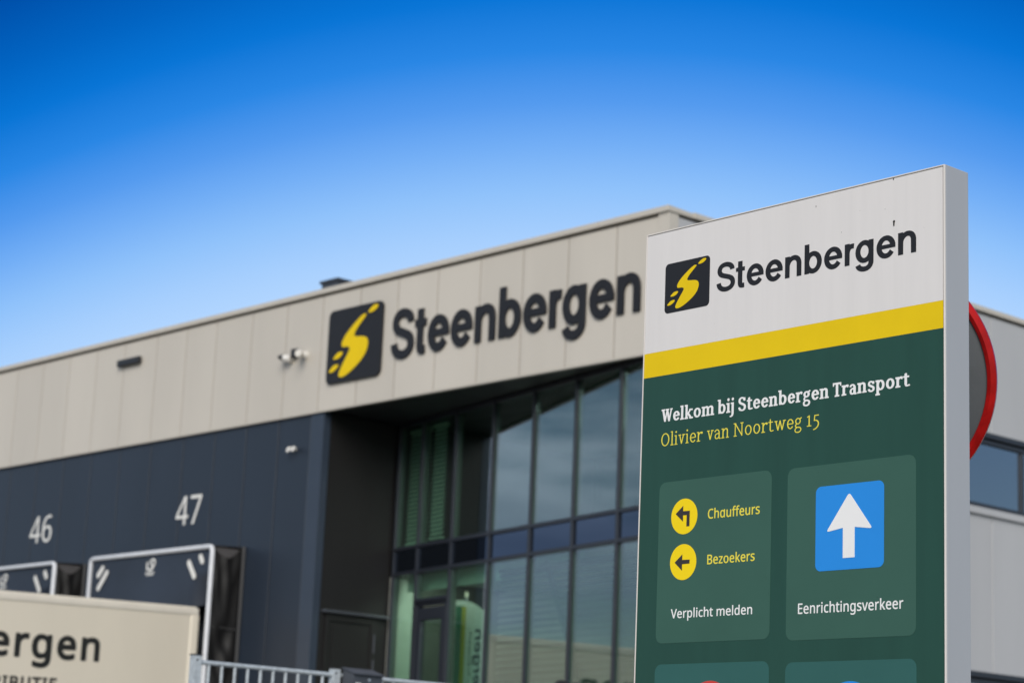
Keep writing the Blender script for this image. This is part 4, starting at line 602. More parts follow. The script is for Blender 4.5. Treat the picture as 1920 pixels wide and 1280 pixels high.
  'welcome': '492,40 70,-9 72,4 61,17 23,24 -20,96 152,601 12,23 189,-732 52,-24 83,-9 86,9 52,24 6,12 -21,96 261,1029 96,4 7,11 0,132 -7,12 -324,0 -9,-12 0,-132 9,-11 30,-1 1,-12 -163,-639 -162,639 -1,12 103,5 0,151 -516,0 0,-152 120,-3 6,-13 -162,-639 -162,639 0,12 6,1 96,3 0,152 -516,0 0,-152 120,-3 8,-13 283,-1116 24,-24;2222,4 103,-2 72,10 72,21 60,27 60,40 63,60 36,48 3,36 -30,32 -48,21 -60,9 -60,-5 -36,-9 -36,-19 -60,-68 -42,-33 -30,-14 -19,2 -29,16 -39,32 -47,60 -45,108 -13,84 552,1 48,9 35,14 29,24 11,24 -6,60 -25,96 -44,90 -59,78 -71,60 -62,36 -60,24 -72,17 -96,7 -120,-15 -84,-28 -91,-53 -75,-72 -48,-72 -41,-96 -20,-96 -3,-108 15,-96 34,-96 51,-84 70,-74 84,-56 72,-30;2109,614 35,98 40,60 51,48 30,18 24,5 58,-35 45,-48 36,-60 31,-84 -26,-9 -300,0;2853,4 16,-4 544,4 -4,149 -120,2 -5,5 -1,1296 -6,14 -422,-2 2,-151 120,-2 6,-15 0,-1128 -6,-17 -120,-2;4394,-20 85,-7 48,8 48,18 168,1 8,4 2,12 0,132 -10,7 -204,0 -11,5 -371,432 262,250 264,4 5,10 0,132 -5,12 -204,1 -36,20 -36,6 -48,-7 -36,-20 -156,0 -6,-156 -198,-188 -24,-6 -6,14 -3,804 -423,2 -4,-14 4,-139 120,-2 6,-15 0,-1128 -6,-17 -120,-2 -4,-149 520,-1 0,147 -12,5 -72,0 -5,5 -1,216 42,45 235,-273 5,-146 120,-2;5306,4 96,-3 96,12 84,25 98,50 60,48 71,84 48,96 22,72 12,108 -13,120 -38,108 -32,56 -72,86 -60,47 -108,54 -84,23 -96,10 -96,-6 -120,-30 -84,-40 -86,-68 -52,-60 -54,-96 -31,-108 -8,-120 18,-108 25,-72 56,-96 81,-84 63,-43 108,-45;5366,157 -38,15 -37,24 -47,48 -33,48 -38,96 -14,84 0,48 19,108 29,72 27,43 63,65 45,27 36,9 38,-12 38,-24 44,-41 32,-43 36,-72 14,-48 13,-108 -3,-48 -19,-84 -46,-96 -51,-60 -30,-24 -42,-22;6023,4 16,-4 518,4 -2,147 -96,4 -5,5 -1,552 30,43 44,41 40,25 48,17 132,-21 19,-33 11,-72 1,-552 -7,-5 -84,0 -12,-7 0,-144 528,-4 6,16 0,132 -6,7 -108,0 -16,5 -2,552 37,48 39,36 38,24 48,17 132,-18 21,-35 11,-72 1,-552 -9,-5 -84,0 -9,-7 1,-144 524,-4 8,16 0,132 -8,7 -108,0 -14,5 -1,540 -9,84 -22,72 -26,43 -26,29 -70,47 -84,29 -96,14 -72,1 -48,-10 -144,-54 -84,-56 -43,41 -57,36 -68,24 -72,14 -96,5 -48,-6 -132,-46 -48,-23 -6,8 0,36 -6,12 -420,0 -4,-12 4,-142 120,-1 6,-13 0,-660 -6,-17 -120,-2;8912,4 49,-4 84,5 72,14 72,25 60,32 49,36 78,84 58,108 31,120 4,96 -5,60 -32,120 -51,96 -37,48 -84,72 -71,40 -84,28 -60,11 -72,5 -108,-10 -84,-24 -6,10 -3,492 -423,2 -4,-14 4,-139 120,-2 6,-15 0,-1260 6,-9 12,-1 288,4 72,-21;8961,159 -46,25 -28,24 -31,36 -37,60 -33,96 -9,108 10,96 14,48 33,72 57,72 46,34 36,14 36,-15 36,-25 48,-53 25,-39 37,-96 10,-48 4,-84 -16,-108 -16,-48 -39,-72 -28,-36 -49,-42 -36,-19;9600,4 16,-4 544,4 -4,149 -120,2 -5,5 -1,828 -6,12 -420,0 -4,-12 4,-142 120,-1 6,-13 0,-660 -6,-17 -120,-2;9832,1180 60,-7 60,17 48,38 32,60 5,60 -20,60 -41,47 -48,25 -60,7 -60,-17 -48,-38 -32,-60 -4,-60 19,-60 41,-47;10194,-476 96,2 84,16 82,30 57,36 41,39 36,52 31,77 13,72 16,12 0,1128 -12,12 -408,0 -10,-12 0,-132 10,-11 120,-1 0,-984 12,-12 -20,-84 -20,-36 -22,-24 -46,-23 -72,-7 -36,-9 -37,-21 -19,-24 -2,-36 17,-24 39,-24;10453,1180 65,-6 60,19 48,43 26,52 5,60 -20,60 -42,48 -53,26 -60,4 -60,-19 -48,-43 -26,-52 -4,-60 19,-60 35,-42;11841,-32 99,3 96,15 120,42 72,43 58,53 36,48 24,48 21,72 5,72 -8,72 -25,72 -39,61 -56,59 -64,47 -113,61 -307,119 -84,42 -36,27 -24,27 -13,49 15,96 39,72 57,48 46,17 36,4 72,-14 72,-43 42,-48 38,-96 40,-33 48,-16 48,-4 120,17 22,60 -16,72 -1,180 -17,8 -120,0 -12,-1 -12,-11 -72,36 -84,28 -132,19 -96,-1 -84,-13 -92,-29 -51,-24 -49,-32 -57,-52 -35,-48 -23,-48 -21,-72 -7,-72 9,-72 29,-72 34,-48 59,-58 55,-38 125,-63 300,-116 72,-38 36,-27 36,-44 12,-36 -2,-84 -13,-48 -36,-60 -39,-36 -66,-30 -72,-7 -96,22 -60,30 -42,33 -56,72 -30,60 -4,39 -144,1 -48,-12 -53,-28 -17,-24 -2,-24 33,-72 78,-96 1,-72 8,-12 120,0 60,-26 84,-25;12853,4 61,-9 72,0 264,31 60,26 21,24 7,24 -7,24 -21,24 -36,19 -36,9 -48,1 -216,-27 -12,-1 -12,11 -8,36 18,12 0,12 1,624 253,2 6,10 0,132 -6,12 -252,0 -4,216 -68,5 -12,46 -12,11 -24,8 -31,-10 -41,-56 -110,-4 0,-180 -22,-36 -132,0 -6,-12 0,-132 6,-10 144,-1 10,-13 0,-624 25,-12 22,-84 33,-48 48,-36;13829,4 103,-2 72,10 72,21 60,27 60,40 63,60 36,48 3,36 -30,32 -48,21 -60,9 -60,-5 -36,-9 -36,-19 -60,-68 -42,-33 -30,-14 -19,2 -29,16 -39,32 -47,60 -45,108 -13,84 552,1 48,9 35,14 29,24 11,24 -6,60 -25,96 -44,90 -59,78 -71,60 -62,36 -60,24 -72,17 -96,7 -120,-15 -84,-28 -91,-53 -75,-72 -48,-72 -41,-96 -20,-96 -3,-108 15,-96 34,-96 51,-84 70,-74 84,-56 72,-30;13716,614 35,98 40,60 51,48 30,18 24,5 58,-35 45,-48 36,-60 31,-84 -26,-9 -300,0;14949,4 103,-2 72,10 72,21 60,27 60,40 63,60 36,48 3,36 -30,32 -48,21 -60,9 -60,-5 -36,-9 -36,-19 -60,-68 -42,-33 -30,-14 -19,2 -29,16 -39,32 -47,60 -45,108 -13,84 552,1 48,9 35,14 29,24 11,24 -6,60 -25,96 -44,90 -59,78 -71,60 -62,36 -60,24 -72,17 -96,7 -120,-15 -84,-28 -91,-53 -75,-72 -48,-72 -41,-96 -20,-96 -3,-108 15,-96 34,-96 51,-84 70,-74 84,-56 72,-30;14836,614 35,98 40,60 51,48 30,18 24,5 58,-35 45,-48 36,-60 31,-84 -26,-9 -300,0;15580,4 16,-4 518,4 -2,147 -96,4 -5,5 -1,552 30,43 44,41 40,25 48,17 132,-21 19,-33 11,-72 1,-552 -7,-5 -84,0 -12,-7 0,-144 12,-4 521,4 1,144 -6,7 -108,0 -16,5 1,444 -6,144 -17,84 -23,48 -23,31 -48,42 -60,31 -72,22 -84,11 -60,2 -48,-6 -132,-46 -48,-23 -6,8 0,36 -6,12 -420,0 -4,-12 4,-142 120,-1 6,-13 0,-660 -6,-17 -120,-2;17413,4 49,-4 84,5 72,14 72,25 60,32 49,36 78,84 58,108 31,120 4,96 -5,60 -32,120 -51,96 -37,48 -84,72 -71,40 -84,28 -60,11 -72,5 -108,-10 -84,-24 -6,10 -3,492 -423,2 -4,-14 4,-139 120,-2 6,-15 0,-1260 6,-9 12,-1 288,4 72,-21;17462,159 -46,25 -28,24 -31,36 -37,60 -33,96 -9,108 10,96 14,48 33,72 57,72 46,34 36,14 36,-15 36,-25 48,-53 25,-39 37,-96 10,-48 4,-84 -16,-108 -16,-48 -39,-72 -28,-36 -49,-42 -36,-19;18590,4 103,-2 72,10 72,21 60,27 60,40 63,60 36,48 3,36 -30,32 -48,21 -60,9 -60,-5 -36,-9 -36,-19 -60,-68 -42,-33 -30,-14 -19,2 -29,16 -39,32 -47,60 -45,108 -13,84 552,1 48,9 35,14 29,24 11,24 -6,60 -25,96 -44,90 -59,78 -71,60 -62,36 -60,24 -72,17 -96,7 -120,-15 -84,-28 -91,-53 -75,-72 -48,-72 -41,-96 -20,-96 -3,-108 15,-96 34,-96 51,-84 70,-74 84,-56 72,-30;18477,614 35,98 40,60 51,48 30,18 24,5 58,-35 45,-48 36,-60 31,-84 -26,-9 -300,0;19221,4 16,-4 582,4 1,144 -7,7 -156,0 -5,5 -1,516 30,47 48,47 48,29 60,20 48,8 36,-51 48,-25 48,-2 48,22 24,25 16,36 9,96 -10,48 -27,34 -48,20 -156,-2 -120,-25 -96,-44 -12,41 -420,0 -4,-12 4,-142 120,-1 6,-13 0,-660 -6,-17 -120,-2;20627,-500 35,-5 84,4 84,14 84,27 48,23 71,45 49,47 36,48 24,49 14,48 4,48 -5,48 -16,48 -35,60 -46,46 -36,26 -84,44 -84,26 -96,15 -96,4 -48,-5 -84,15 -60,29 -17,28 4,24 22,36 87,74 84,-6 72,3 120,25 60,25 48,29 72,66 32,48 16,36 16,84 -13,84 -51,96 108,50 24,23 15,35 -1,36 -9,24 -17,21 -24,15 -24,5 -24,-3 -216,-94 -72,20 -120,12 -84,-7 -84,-22 -84,-38 -56,-41 -61,-72 -32,-72 -9,-84 20,-84 30,-54 24,-31 54,-47 2,-12 -56,-56 -41,-64 -17,-60 0,-48 11,-36 20,-36 27,-31 37,-29 -6,-12 -82,-72 -55,-84 -25,-84 -2,-48 9,-48 20,-48 25,-36 43,-41 60,-38 60,-25 72,-20;20554,-333 -48,14 -44,23 -28,30 -13,30 -2,48 15,48 31,48 41,38 36,23 84,31 108,-9 57,-11 61,-24 42,-36 23,-48 1,-48 -25,-60 -39,-41 -60,-35 -72,-19 -96,-9;20650,517 -48,20 -46,43 -30,60 -4,48 14,60 33,48 49,36 56,12 60,-20 45,-40 27,-48 10,-60 -19,-72 -37,-48 -50,-32 -36,-8;21770,4 103,-2 72,10 72,21 60,27 60,40 63,60 36,48 3,36 -30,32 -48,21 -60,9 -60,-5 -36,-9 -36,-19 -60,-68 -42,-33 -30,-14 -19,2 -29,16 -39,32 -47,60 -45,108 -13,84 552,1 48,9 35,14 29,24 11,24 -6,60 -25,96 -44,90 -59,78 -71,60 -62,36 -60,24 -72,17 -96,7 -120,-15 -84,-28 -91,-53 -75,-72 -48,-72 -41,-96 -20,-96 -3,-108 15,-96 34,-96 51,-84 70,-74 84,-56 72,-30;21657,614 35,98 40,60 51,48 30,18 24,5 58,-35 45,-48 36,-60 31,-84 -26,-9 -300,0;22401,4 16,-4 518,4 -2,147 -96,4 -5,5 -1,552 30,43 44,41 40,25 48,17 132,-21 19,-33 11,-72 1,-552 -7,-5 -84,0 -12,-7 0,-144 12,-4 521,4 1,144 -6,7 -108,0 -16,5 1,444 -6,144 -17,84 -23,48 -23,31 -48,42 -60,31 -72,22 -84,11 -60,2 -48,-6 -132,-46 -48,-23 -6,8 0,36 -6,12 -420,0 -4,-12 4,-142 120,-1 6,-13 0,-660 -6,-17 -120,-2;24374,4 15,-4 570,4 1,144 -7,7 -120,0 -16,5 0,1020 4,7 12,2 216,-2 5,-163 151,-2 0,338 -1068,0 -10,-12 0,-312 2,-12 8,-4 144,3 1,157 11,9 216,0 8,-9 -1,-1020 -7,-5 -132,-2;25267,4 16,-4 582,4 1,144 -7,7 -156,0 -5,5 -1,516 30,47 48,47 48,29 60,20 48,8 36,-51 48,-25 48,-2 48,22 24,25 16,36 9,96 -10,48 -27,34 -48,20 -156,-2 -120,-25 -96,-44 -12,41 -420,0 -4,-12 4,-142 120,-1 6,-13 0,-660 -6,-17 -120,-2;26947,-32 85,-6 108,17 49,25 22,36 -6,36 -21,24 -44,21 -60,6 -8,9 0,516 -15,12 -10,72 -22,60 -39,60 -62,59 -72,43 -60,22 -96,18 -96,-1 -72,-12 -88,-33 -80,-53 -67,-79 -9,-36 22,-36 78,-39 36,0 60,13 50,26 38,48 32,28 36,18 24,2 50,-24 44,-48 26,-60 7,-48 -19,-18 -144,-29 -120,-41 -77,-44 -65,-60 -37,-60 -22,-84 2,-108 25,-84 30,-47 37,-37 59,-38 60,-23 72,-14 96,0 72,13 84,30 60,-36;26612,133 -38,27 -25,48 -8,84 13,72 22,37 48,39 60,25 84,19 1,-288 -45,-36 -40,-20 -36,-9;27272,4 16,-4 518,4 -2,147 -96,4 -5,5 -1,552 30,43 44,41 40,25 48,17 132,-21 19,-33 11,-72 1,-552 -7,-5 -84,0 -12,-7 0,-144 12,-4 521,4 1,144 -6,7 -108,0 -16,5 1,444 -6,144 -17,84 -23,48 -23,31 -48,42 -60,31 -72,22 -84,11 -60,2 -48,-6 -132,-46 -48,-23 -6,8 0,36 -6,12 -420,0 -4,-12 4,-142 120,-1 6,-13 0,-660 -6,-17 -120,-2;28942,-32 104,-10 84,5 108,25 63,28 80,60 38,48 32,84 7,72 -9,60 -17,48 -38,59 -36,37 -60,43 -84,43 -228,82 -75,36 -21,17 -11,19 0,48 11,36 24,36 24,18 36,13 48,0 48,-15 44,-28 30,-36 26,-48 44,-32 72,-13 36,3 48,14 36,0 12,4 0,240 -12,6 -132,0 -12,-6 -72,35 -72,21 -108,13 -84,-5 -108,-27 -84,-44 -47,-41 -46,-72 -15,-48 -6,-48 6,-60 24,-64 41,-56 43,-38 84,-49 312,-119 48,-33 22,-37 -1,-60 -24,-60 -45,-40 -60,-18 -36,0 -48,10 -72,36 -43,48 -5,72 -144,0 -60,-17 -41,-31 -11,-24 8,-36 33,-48 61,-60 3,-24 7,-10 48,-3 96,-40;29568,-440 4,-8 12,-2 540,2 2,152 -122,2 -6,10 1,312 5,6 84,-24 84,-10 84,3 84,16 72,25 60,32 87,72 45,56 53,100 29,108 6,108 -7,72 -30,108 -51,96 -74,84 -58,44 -60,32 -55,20 -101,21 -84,3 -60,-7 -108,-27 -12,34 -420,0 -4,-12 4,-142 120,-1 6,-13 0,-1116 -6,-10 -121,-2;30184,159 -46,25 -28,24 -31,36 -37,60 -33,96 -9,108 10,96 14,48 33,72 57,72 46,34 36,14 36,-15 36,-25 48,-53 25,-39 37,-96 10,-48 4,-84 -16,-108 -16,-48 -39,-72 -28,-36 -49,-42 -36,-19;31331,4 96,-3 96,12 84,25 98,50 60,48 71,84 48,96 22,72 12,108 -13,120 -38,108 -32,56 -72,86 -60,47 -108,54 -84,23 -96,10 -96,-6 -120,-30 -84,-40 -86,-68 -52,-60 -54,-96 -31,-108 -8,-120 18,-108 25,-72 56,-96 81,-84 63,-43 108,-45;31391,157 -38,15 -37,24 -47,48 -33,48 -38,96 -14,84 0,48 19,108 29,72 27,43 63,65 45,27 36,9 38,-12 38,-24 44,-41 32,-43 36,-72 14,-48 13,-108 -3,-48 -19,-84 -46,-96 -51,-60 -30,-24 -42,-22;32048,4 16,-4 582,4 1,144 -7,7 -156,0 -5,5 -1,516 30,47 48,47 48,29 60,20 48,8 36,-51 48,-25 48,-2 48,22 24,25 16,36 9,96 -10,48 -27,34 -48,20 -156,-2 -120,-25 -96,-44 -12,41 -420,0 -4,-12 4,-142 120,-1 6,-13 0,-660 -6,-17 -120,-2;33356,4 61,-9 72,0 264,31 60,26 21,24 7,24 -7,24 -21,24 -36,19 -36,9 -48,1 -216,-27 -12,-1 -12,11 -8,36 18,12 0,12 1,624 253,2 6,10 0,132 -6,12 -252,0 -4,216 -68,5 -12,46 -12,11 -24,8 -31,-10 -41,-56 -110,-4 0,-180 -22,-36 -132,0 -6,-12 0,-132 6,-10 144,-1 10,-13 0,-624 25,-12 22,-84 33,-48 48,-36',
  'street': '583,4 99,-1 108,26 72,34 97,73 81,96 60,108 45,132 22,144 0,132 -23,144 -41,120 -66,120 -83,96 -92,69 -72,34 -108,26 -60,3 -60,-6 -72,-19 -48,-20 -60,-34 -91,-77 -74,-96 -60,-120 -39,-132 -17,-132 5,-144 14,-84 35,-120 60,-120 73,-96 50,-48 49,-36 103,-51;586,100 -74,24 -76,48 -71,72 -41,60 -47,96 -36,120 -11,72 -4,120 14,120 17,72 42,108 60,96 71,75 72,48 84,29 72,3 84,-20 72,-40 78,-71 59,-84 36,-72 36,-108 19,-120 0,-132 -19,-120 -21,-72 -49,-108 -58,-84 -76,-72 -77,-43 -72,-19;1360,4 376,-4 7,4 2,12 -1,72 -8,7 -108,0 -13,5 0,1356 -3,12 -8,2 -242,-2 2,-91 120,-2 6,-15 0,-1248 -6,-17 -120,-2;1885,4 16,-4 367,4 1,84 -8,7 -108,0 -13,5 0,888 -11,12 -240,0 -4,-12 4,-82 120,-1 6,-13 -1,-792 -5,-5 -120,-2;2034,1240 47,-10 36,8 36,26 15,24 9,36 -4,36 -20,36 -36,26 -36,8 -36,-5 -36,-22 -22,-31 -9,-36 4,-36 20,-36;2774,28 24,-7 36,-1 27,8 14,12 245,864 122,1 11,11 0,72 -11,12 -324,0 -5,-12 0,-72 5,-10 72,-1 5,-1 1,-12 -174,-616 -12,11 -171,605 3,13 96,0 7,11 0,72 -7,12 -336,0 0,-92 108,-3 10,-13 236,-840 4,-12;3363,4 16,-4 366,4 2,84 -8,7 -108,0 -13,5 0,888 -11,12 -240,0 -4,-12 4,-82 120,-1 6,-13 -1,-792 -5,-5 -120,-2;3512,1240 47,-10 36,8 35,26 16,24 9,36 -4,36 -21,36 -35,26 -36,8 -36,-5 -36,-22 -23,-31 -9,-36 5,-36 20,-36;4286,4 74,-2 48,8 54,18 42,22 48,36 57,62 31,48 1,24 -17,23 -24,11 -48,-2 -24,-17 -59,-75 -61,-45 -60,-19 -36,1 -36,9 -72,47 -30,31 -40,60 -45,120 -14,84 9,12 564,0 12,30 36,14 20,28 -7,72 -23,96 -41,96 -49,72 -47,48 -69,48 -72,26 -60,10 -60,-3 -84,-25 -73,-44 -47,-44 -57,-76 -40,-84 -27,-96 -10,-72 -1,-96 15,-108 31,-96 45,-84 36,-48 68,-62 84,-44;4084,550 -8,6 17,96 31,84 35,60 33,40 48,39 48,23 48,7 48,-9 48,-25 33,-27 41,-48 29,-48 30,-72 25,-120 -14,-6;4848,4 16,-4 408,4 0,84 -12,7 -144,0 -13,5 3,504 46,87 49,69 59,54 60,32 60,17 11,-7 9,-36 15,-24 25,-22 24,-10 48,-2 44,22 27,36 8,36 -13,96 -18,27 -24,12 -96,2 -84,-9 -60,-17 -48,-19 -53,-32 -91,-86 -1,158 -11,12 -240,0 -4,-12 4,-82 120,-1 6,-13 0,-780 -6,-17 -120,-2;6538,28 24,-7 36,-1 27,8 14,12 245,864 122,1 10,11 0,72 -10,12 -324,0 -6,-12 0,-72 6,-10 72,-1 5,-1 1,-12 -174,-616 -12,11 -171,605 3,13 96,0 7,11 0,72 -7,12 -336,0 0,-92 108,-3 10,-13 236,-840 4,-12;7802,-8 48,1 72,14 24,21 5,24 -8,24 -21,17 -24,4 -84,-11 -12,3 -15,23 7,12 0,528 -6,12 -8,72 -25,72 -35,60 -50,53 -60,41 -48,21 -72,16 -48,0 -66,-11 -66,-27 -60,-42 -48,-49 -24,-8 -24,-22 -12,-44 5,-24 19,-26 36,-15 36,4 24,17 36,65 52,51 68,31 72,3 72,-27 61,-55 38,-72 14,-84 -7,-36 -10,-6 -156,-22 -108,-31 -78,-37 -72,-60 -42,-67 -19,-77 1,-108 26,-84 28,-43 46,-41 38,-22 48,-17 72,-9 84,10 84,31 72,47 48,-71 36,-21;7442,99 -48,7 -36,13 -36,27 -19,26 -17,48 -6,72 6,48 12,36 24,36 24,23 72,41 108,31 132,19 10,-6 1,-12 0,-288 -47,-52 -60,-39 -60,-22;8044,4 16,-4 341,4 2,84 -7,7 -84,0 -13,5 0,528 59,108 66,84 68,57 36,18 24,4 96,-15 36,-22 24,-42 15,-84 3,-636 -6,-5 -96,-4 -2,-87 14,-4 343,4 2,84 -9,7 -108,0 -13,5 0,564 -6,108 -11,60 -22,60 -32,46 -36,31 -36,20 -48,15 -96,6 -84,-30 -60,-33 -66,-55 -54,-62 -1,158 -11,12 -240,0 -4,-12 4,-82 120,-1 6,-13 0,-780 -6,-17 -120,-2;9603,4 5,-4 374,4 -2,87 -144,4 -6,5 -1,1008 7,28 744,-1094 6,-38 6,-4 87,4 0,24 14,24 -14,48 0,1152 9,13 120,1 0,94 -372,0 -4,-12 4,-82 144,-1 4,-13 0,-996 -4,-26 -700,1034 2,84 -10,12 -288,0 0,-92 144,-3 6,-13 -1,-1152 -5,-5 -120,0 -6,-7;11379,4 67,-4 60,9 48,14 60,29 75,60 50,60 53,96 33,108 10,72 0,108 -23,120 -27,72 -49,84 -50,59 -80,61 -89,36 -71,12 -72,-5 -96,-30 -60,-37 -66,-60 -45,-60 -48,-96 -21,-72 -16,-108 1,-72 16,-108 24,-72 49,-96 70,-83 48,-38 60,-33;11397,99 -48,14 -40,23 -53,48 -36,48 -38,77 -18,55 -17,108 1,60 14,96 18,60 38,75 31,45 35,36 54,37 48,18 48,5 36,-4 60,-23 58,-45 40,-48 41,-72 22,-60 19,-96 3,-60 -10,-96 -14,-60 -36,-84 -30,-48 -57,-60 -36,-25 -60,-23;12436,4 66,-4 60,9 48,14 60,29 75,60 50,60 53,96 34,108 9,72 0,108 -23,120 -27,72 -48,84 -51,59 -79,61 -89,36 -72,12 -72,-5 -96,-30 -60,-37 -66,-60 -45,-60 -48,-96 -21,-72 -15,-108 0,-72 17,-108 23,-72 49,-96 70,-83 48,-38 60,-33;12454,99 -48,14 -40,23 -53,48 -37,48 -38,77 -18,55 -16,108 0,60 14,96 19,60 37,75 31,45 35,36 54,37 48,18 48,5 36,-4 60,-23 58,-45 40,-48 41,-72 22,-60 19,-96 3,-60 -10,-96 -14,-60 -36,-84 -30,-48 -57,-60 -36,-25 -60,-23;13074,4 16,-4 408,4 0,84 -12,7 -144,0 -13,5 3,504 46,87 49,69 59,54 60,32 60,17 12,-7 8,-36 15,-24 25,-22 24,-10 48,-2 45,22 26,36 9,36 -13,96 -19,27 -24,12 -96,2 -84,-9 -60,-17 -48,-19 -53,-32 -91,-86 -1,158 -11,12 -240,0 -4,-12 4,-82 120,-1 6,-13 0,-780 -6,-17 -120,-2;14241,16 43,-5 60,3 180,38 36,20 11,28 -11,28 -36,19 -168,-35 -84,-5 -36,16 -19,37 -8,36 6,12 0,684 9,13 240,0 11,11 0,72 -11,12 -240,0 -9,12 0,204 -23,12 -4,28 -24,12 -24,-15 -12,-31 -38,-6 0,-156 -12,-48 -10,-12 -132,0 -6,-12 0,-72 6,-10 144,-1 10,-13 0,-684 11,-12 21,-84 30,-47 48,-36;15045,28 23,-7 36,-1 27,8 14,12 199,695 197,-695 19,-14 36,-7 36,5 23,16 241,853 12,12 120,1 5,10 0,72 -5,12 -324,0 -11,-12 0,-72 11,-11 75,-1 -183,-638 -186,662 -6,72 -120,0 -8,-72 -184,-652 -12,11 -170,605 2,13 96,0 7,11 0,72 -7,12 -336,0 0,-92 108,-3 10,-13 237,-840 4,-12;16542,4 73,-2 48,8 54,18 42,22 48,36 57,62 31,48 1,24 -17,23 -24,11 -48,-2 -24,-17 -59,-75 -61,-45 -60,-19 -36,1 -36,9 -72,47 -29,31 -41,60 -45,120 -13,84 8,12 564,0 12,30 36,14 20,28 -6,72 -23,96 -42,96 -49,72 -47,48 -69,48 -72,26 -60,10 -60,-3 -84,-25 -73,-44 -47,-44 -56,-76 -40,-84 -27,-96 -10,-72 -2,-96 16,-108 31,-96 44,-84 37,-48 67,-62 84,-44;16339,550 -8,6 17,96 31,84 36,60 32,40 48,39 48,23 48,7 48,-9 48,-25 34,-27 41,-48 29,-48 30,-72 24,-120 -14,-6;17428,-464 75,-8 72,4 60,11 72,25 86,52 49,48 49,84 15,60 -2,84 -16,48 -27,48 -34,38 -48,36 -60,30 -60,19 -72,13 -156,4 -84,20 -40,20 -26,24 -12,24 1,36 34,60 79,68 60,-18 48,-6 96,10 48,17 48,25 69,60 28,36 25,48 21,72 4,48 -13,96 -40,84 146,74 24,19 9,27 -3,24 -18,24 -12,6 -36,-4 -192,-87 -60,34 -96,25 -84,-2 -60,-15 -72,-36 -48,-38 -49,-63 -29,-60 -17,-84 9,-96 34,-84 58,-72 -1,-12 -53,-47 -47,-61 -24,-60 -2,-48 8,-36 30,-48 35,-32 47,-28 8,-12 -55,-40 -36,-36 -53,-80 -25,-84 4,-84 17,-48 24,-36 34,-36 35,-24 72,-34;17431,-369 -60,9 -84,30 -48,36 -23,34 -11,48 7,48 27,60 48,55 48,34 84,33 24,17 132,-11 72,-14 74,-30 57,-48 25,-49 4,-59 -22,-60 -52,-60 -62,-38 -60,-21 -132,-16;17467,459 -72,29 -59,56 -27,48 -11,36 -5,72 24,84 43,60 47,35 36,16 48,9 36,0 48,-12 36,-18 36,-28 33,-38 31,-72 5,-84 -21,-72 -31,-48 -29,-29 -48,-30 -36,-12 -48,-5;18581,4 6,-4 507,4 -3,89 -180,2 -11,5 -1,972 -48,23 -24,1 -48,-18 -12,-15 -156,-93 -21,-30 1,-24 8,-14 12,-12 24,-7 24,5 108,65 7,-13 0,-828 -7,-17 -180,0 -8,-7;19353,-404 38,-2 120,32 108,43 96,53 84,63 63,63 54,72 39,72 25,72 13,72 0,84 -10,60 -21,60 -40,72 -63,67 -58,41 -62,29 -96,27 -132,6 -9,10 36,360 6,12 423,1 10,11 0,72 -10,12 -444,0 -24,7 -36,-7 -6,-12 -8,-24 -45,-456 -17,-24 -1,-24 29,-35 24,-12 48,12 48,4 84,-7 60,-16 48,-23 43,-31 41,-44 30,-52 18,-48 8,-48 2,-72 -11,-60 -25,-72 -33,-60 -46,-60 -51,-50 -61,-46 -83,-48 -96,-38 -108,-30 -24,-12 -13,-16 -3,-24 16,-24',
  'dockmark': '66,-180 34,-20 740,0 40,14 10,26 -10,26 -40,14 -740,0 -34,-20;-29,-20 29,-10 940,0 40,10 20,40 -20,40 -40,10 -940,0 -29,-10 -17,-20 0,-40;415,140 45,-9 120,43 100,57 83,69 82,120 20,60 11,100 82,80 54,100 22,80 7,100 -28,140 -41,80 -50,60 -102,64 -80,15 -30,-19 -10,-43 -20,-8 -80,-4 -80,-30 -62,-55 -39,-80 -4,-100 18,-60 27,-49 66,-71 134,-92 54,-68 -14,-12 -60,-8 -100,-1 -30,-19 -9,-40 19,-30 20,-9 180,6 6,-7 -26,-54 -40,-50 -60,-50 -80,-44 -3,58 -37,43 -280,7 -10,10 -1,540 -21,40 -28,17 -40,0 -43,-37 -7,-40 3,-620 27,-37 40,-13 280,-1 15,-9 -22,-20 -13,-40 13,-40;840,683 -80,103 -140,98 -50,56 -16,40 0,40 20,40 26,18 40,11 60,-4 140,-54 40,6 20,15 20,-9 21,-103 -9,-100 -32,-85',
}

# ------------------------------------------------------------------ ground
MB().box(-400, 400, -400, 400, -0.3, 0).done('ground', 'grass')
bpy.data.objects['ground']['kind'] = 'structure'
tag(MB().box(-90, -11.5, -60, 60, 0.0, 0.004).done('yard', 'asphalt'), kind='structure')
tag(MB().box(-11.5, -7.5, -60, 60, 0.0, 0.10).done('pavement', 'concrete'), kind='structure')
tag(MB().box(-0.5, 9, -60, 60, 0.0, 0.004).done('road', 'asphalt'), kind='structure')

# ------------------------------------------------------------------ the distribution hall
XC, XR = -16.96, -23.61                      # front corner; return wall of the entrance recess
bld = thing('distribution_hall', 'long cream and navy distribution hall with glass entrance recess', 'building', (XC, 0, 0))
SEAMS = [-33.2 - 0.86 * k for k in range(32, 0, -1)] + [-33.2, -32.36, -31.5, -30.65, -29.8, -28.963, -28.032, -27.202, -26.393, -25.47, -24.601, -23.745, -22.887, -22.059, -21.217, -20.358, -19.53, -18.69, -17.835, -17.13]
b = MB()
for x0, x1 in zip(SEAMS, SEAMS[1:]):
    b.box(x0 + 0.009, x1 - 0.009, 0.0, 0.06, 6.80, 8.48)
b.done('fascia', 'clad', bld, bevel=0.003, seg=1)
b = MB().box(SEAMS[0], XC - 0.03, 0.03, 0.30, 6.86, 8.50)      # backing of the joints
for x in SEAMS[1:-1]:
    b.box(x - 0.0088, x + 0.0088, 0.004, 0.031, 6.805, 8.478)
b.done('fascia_backing', 'joint', bld)
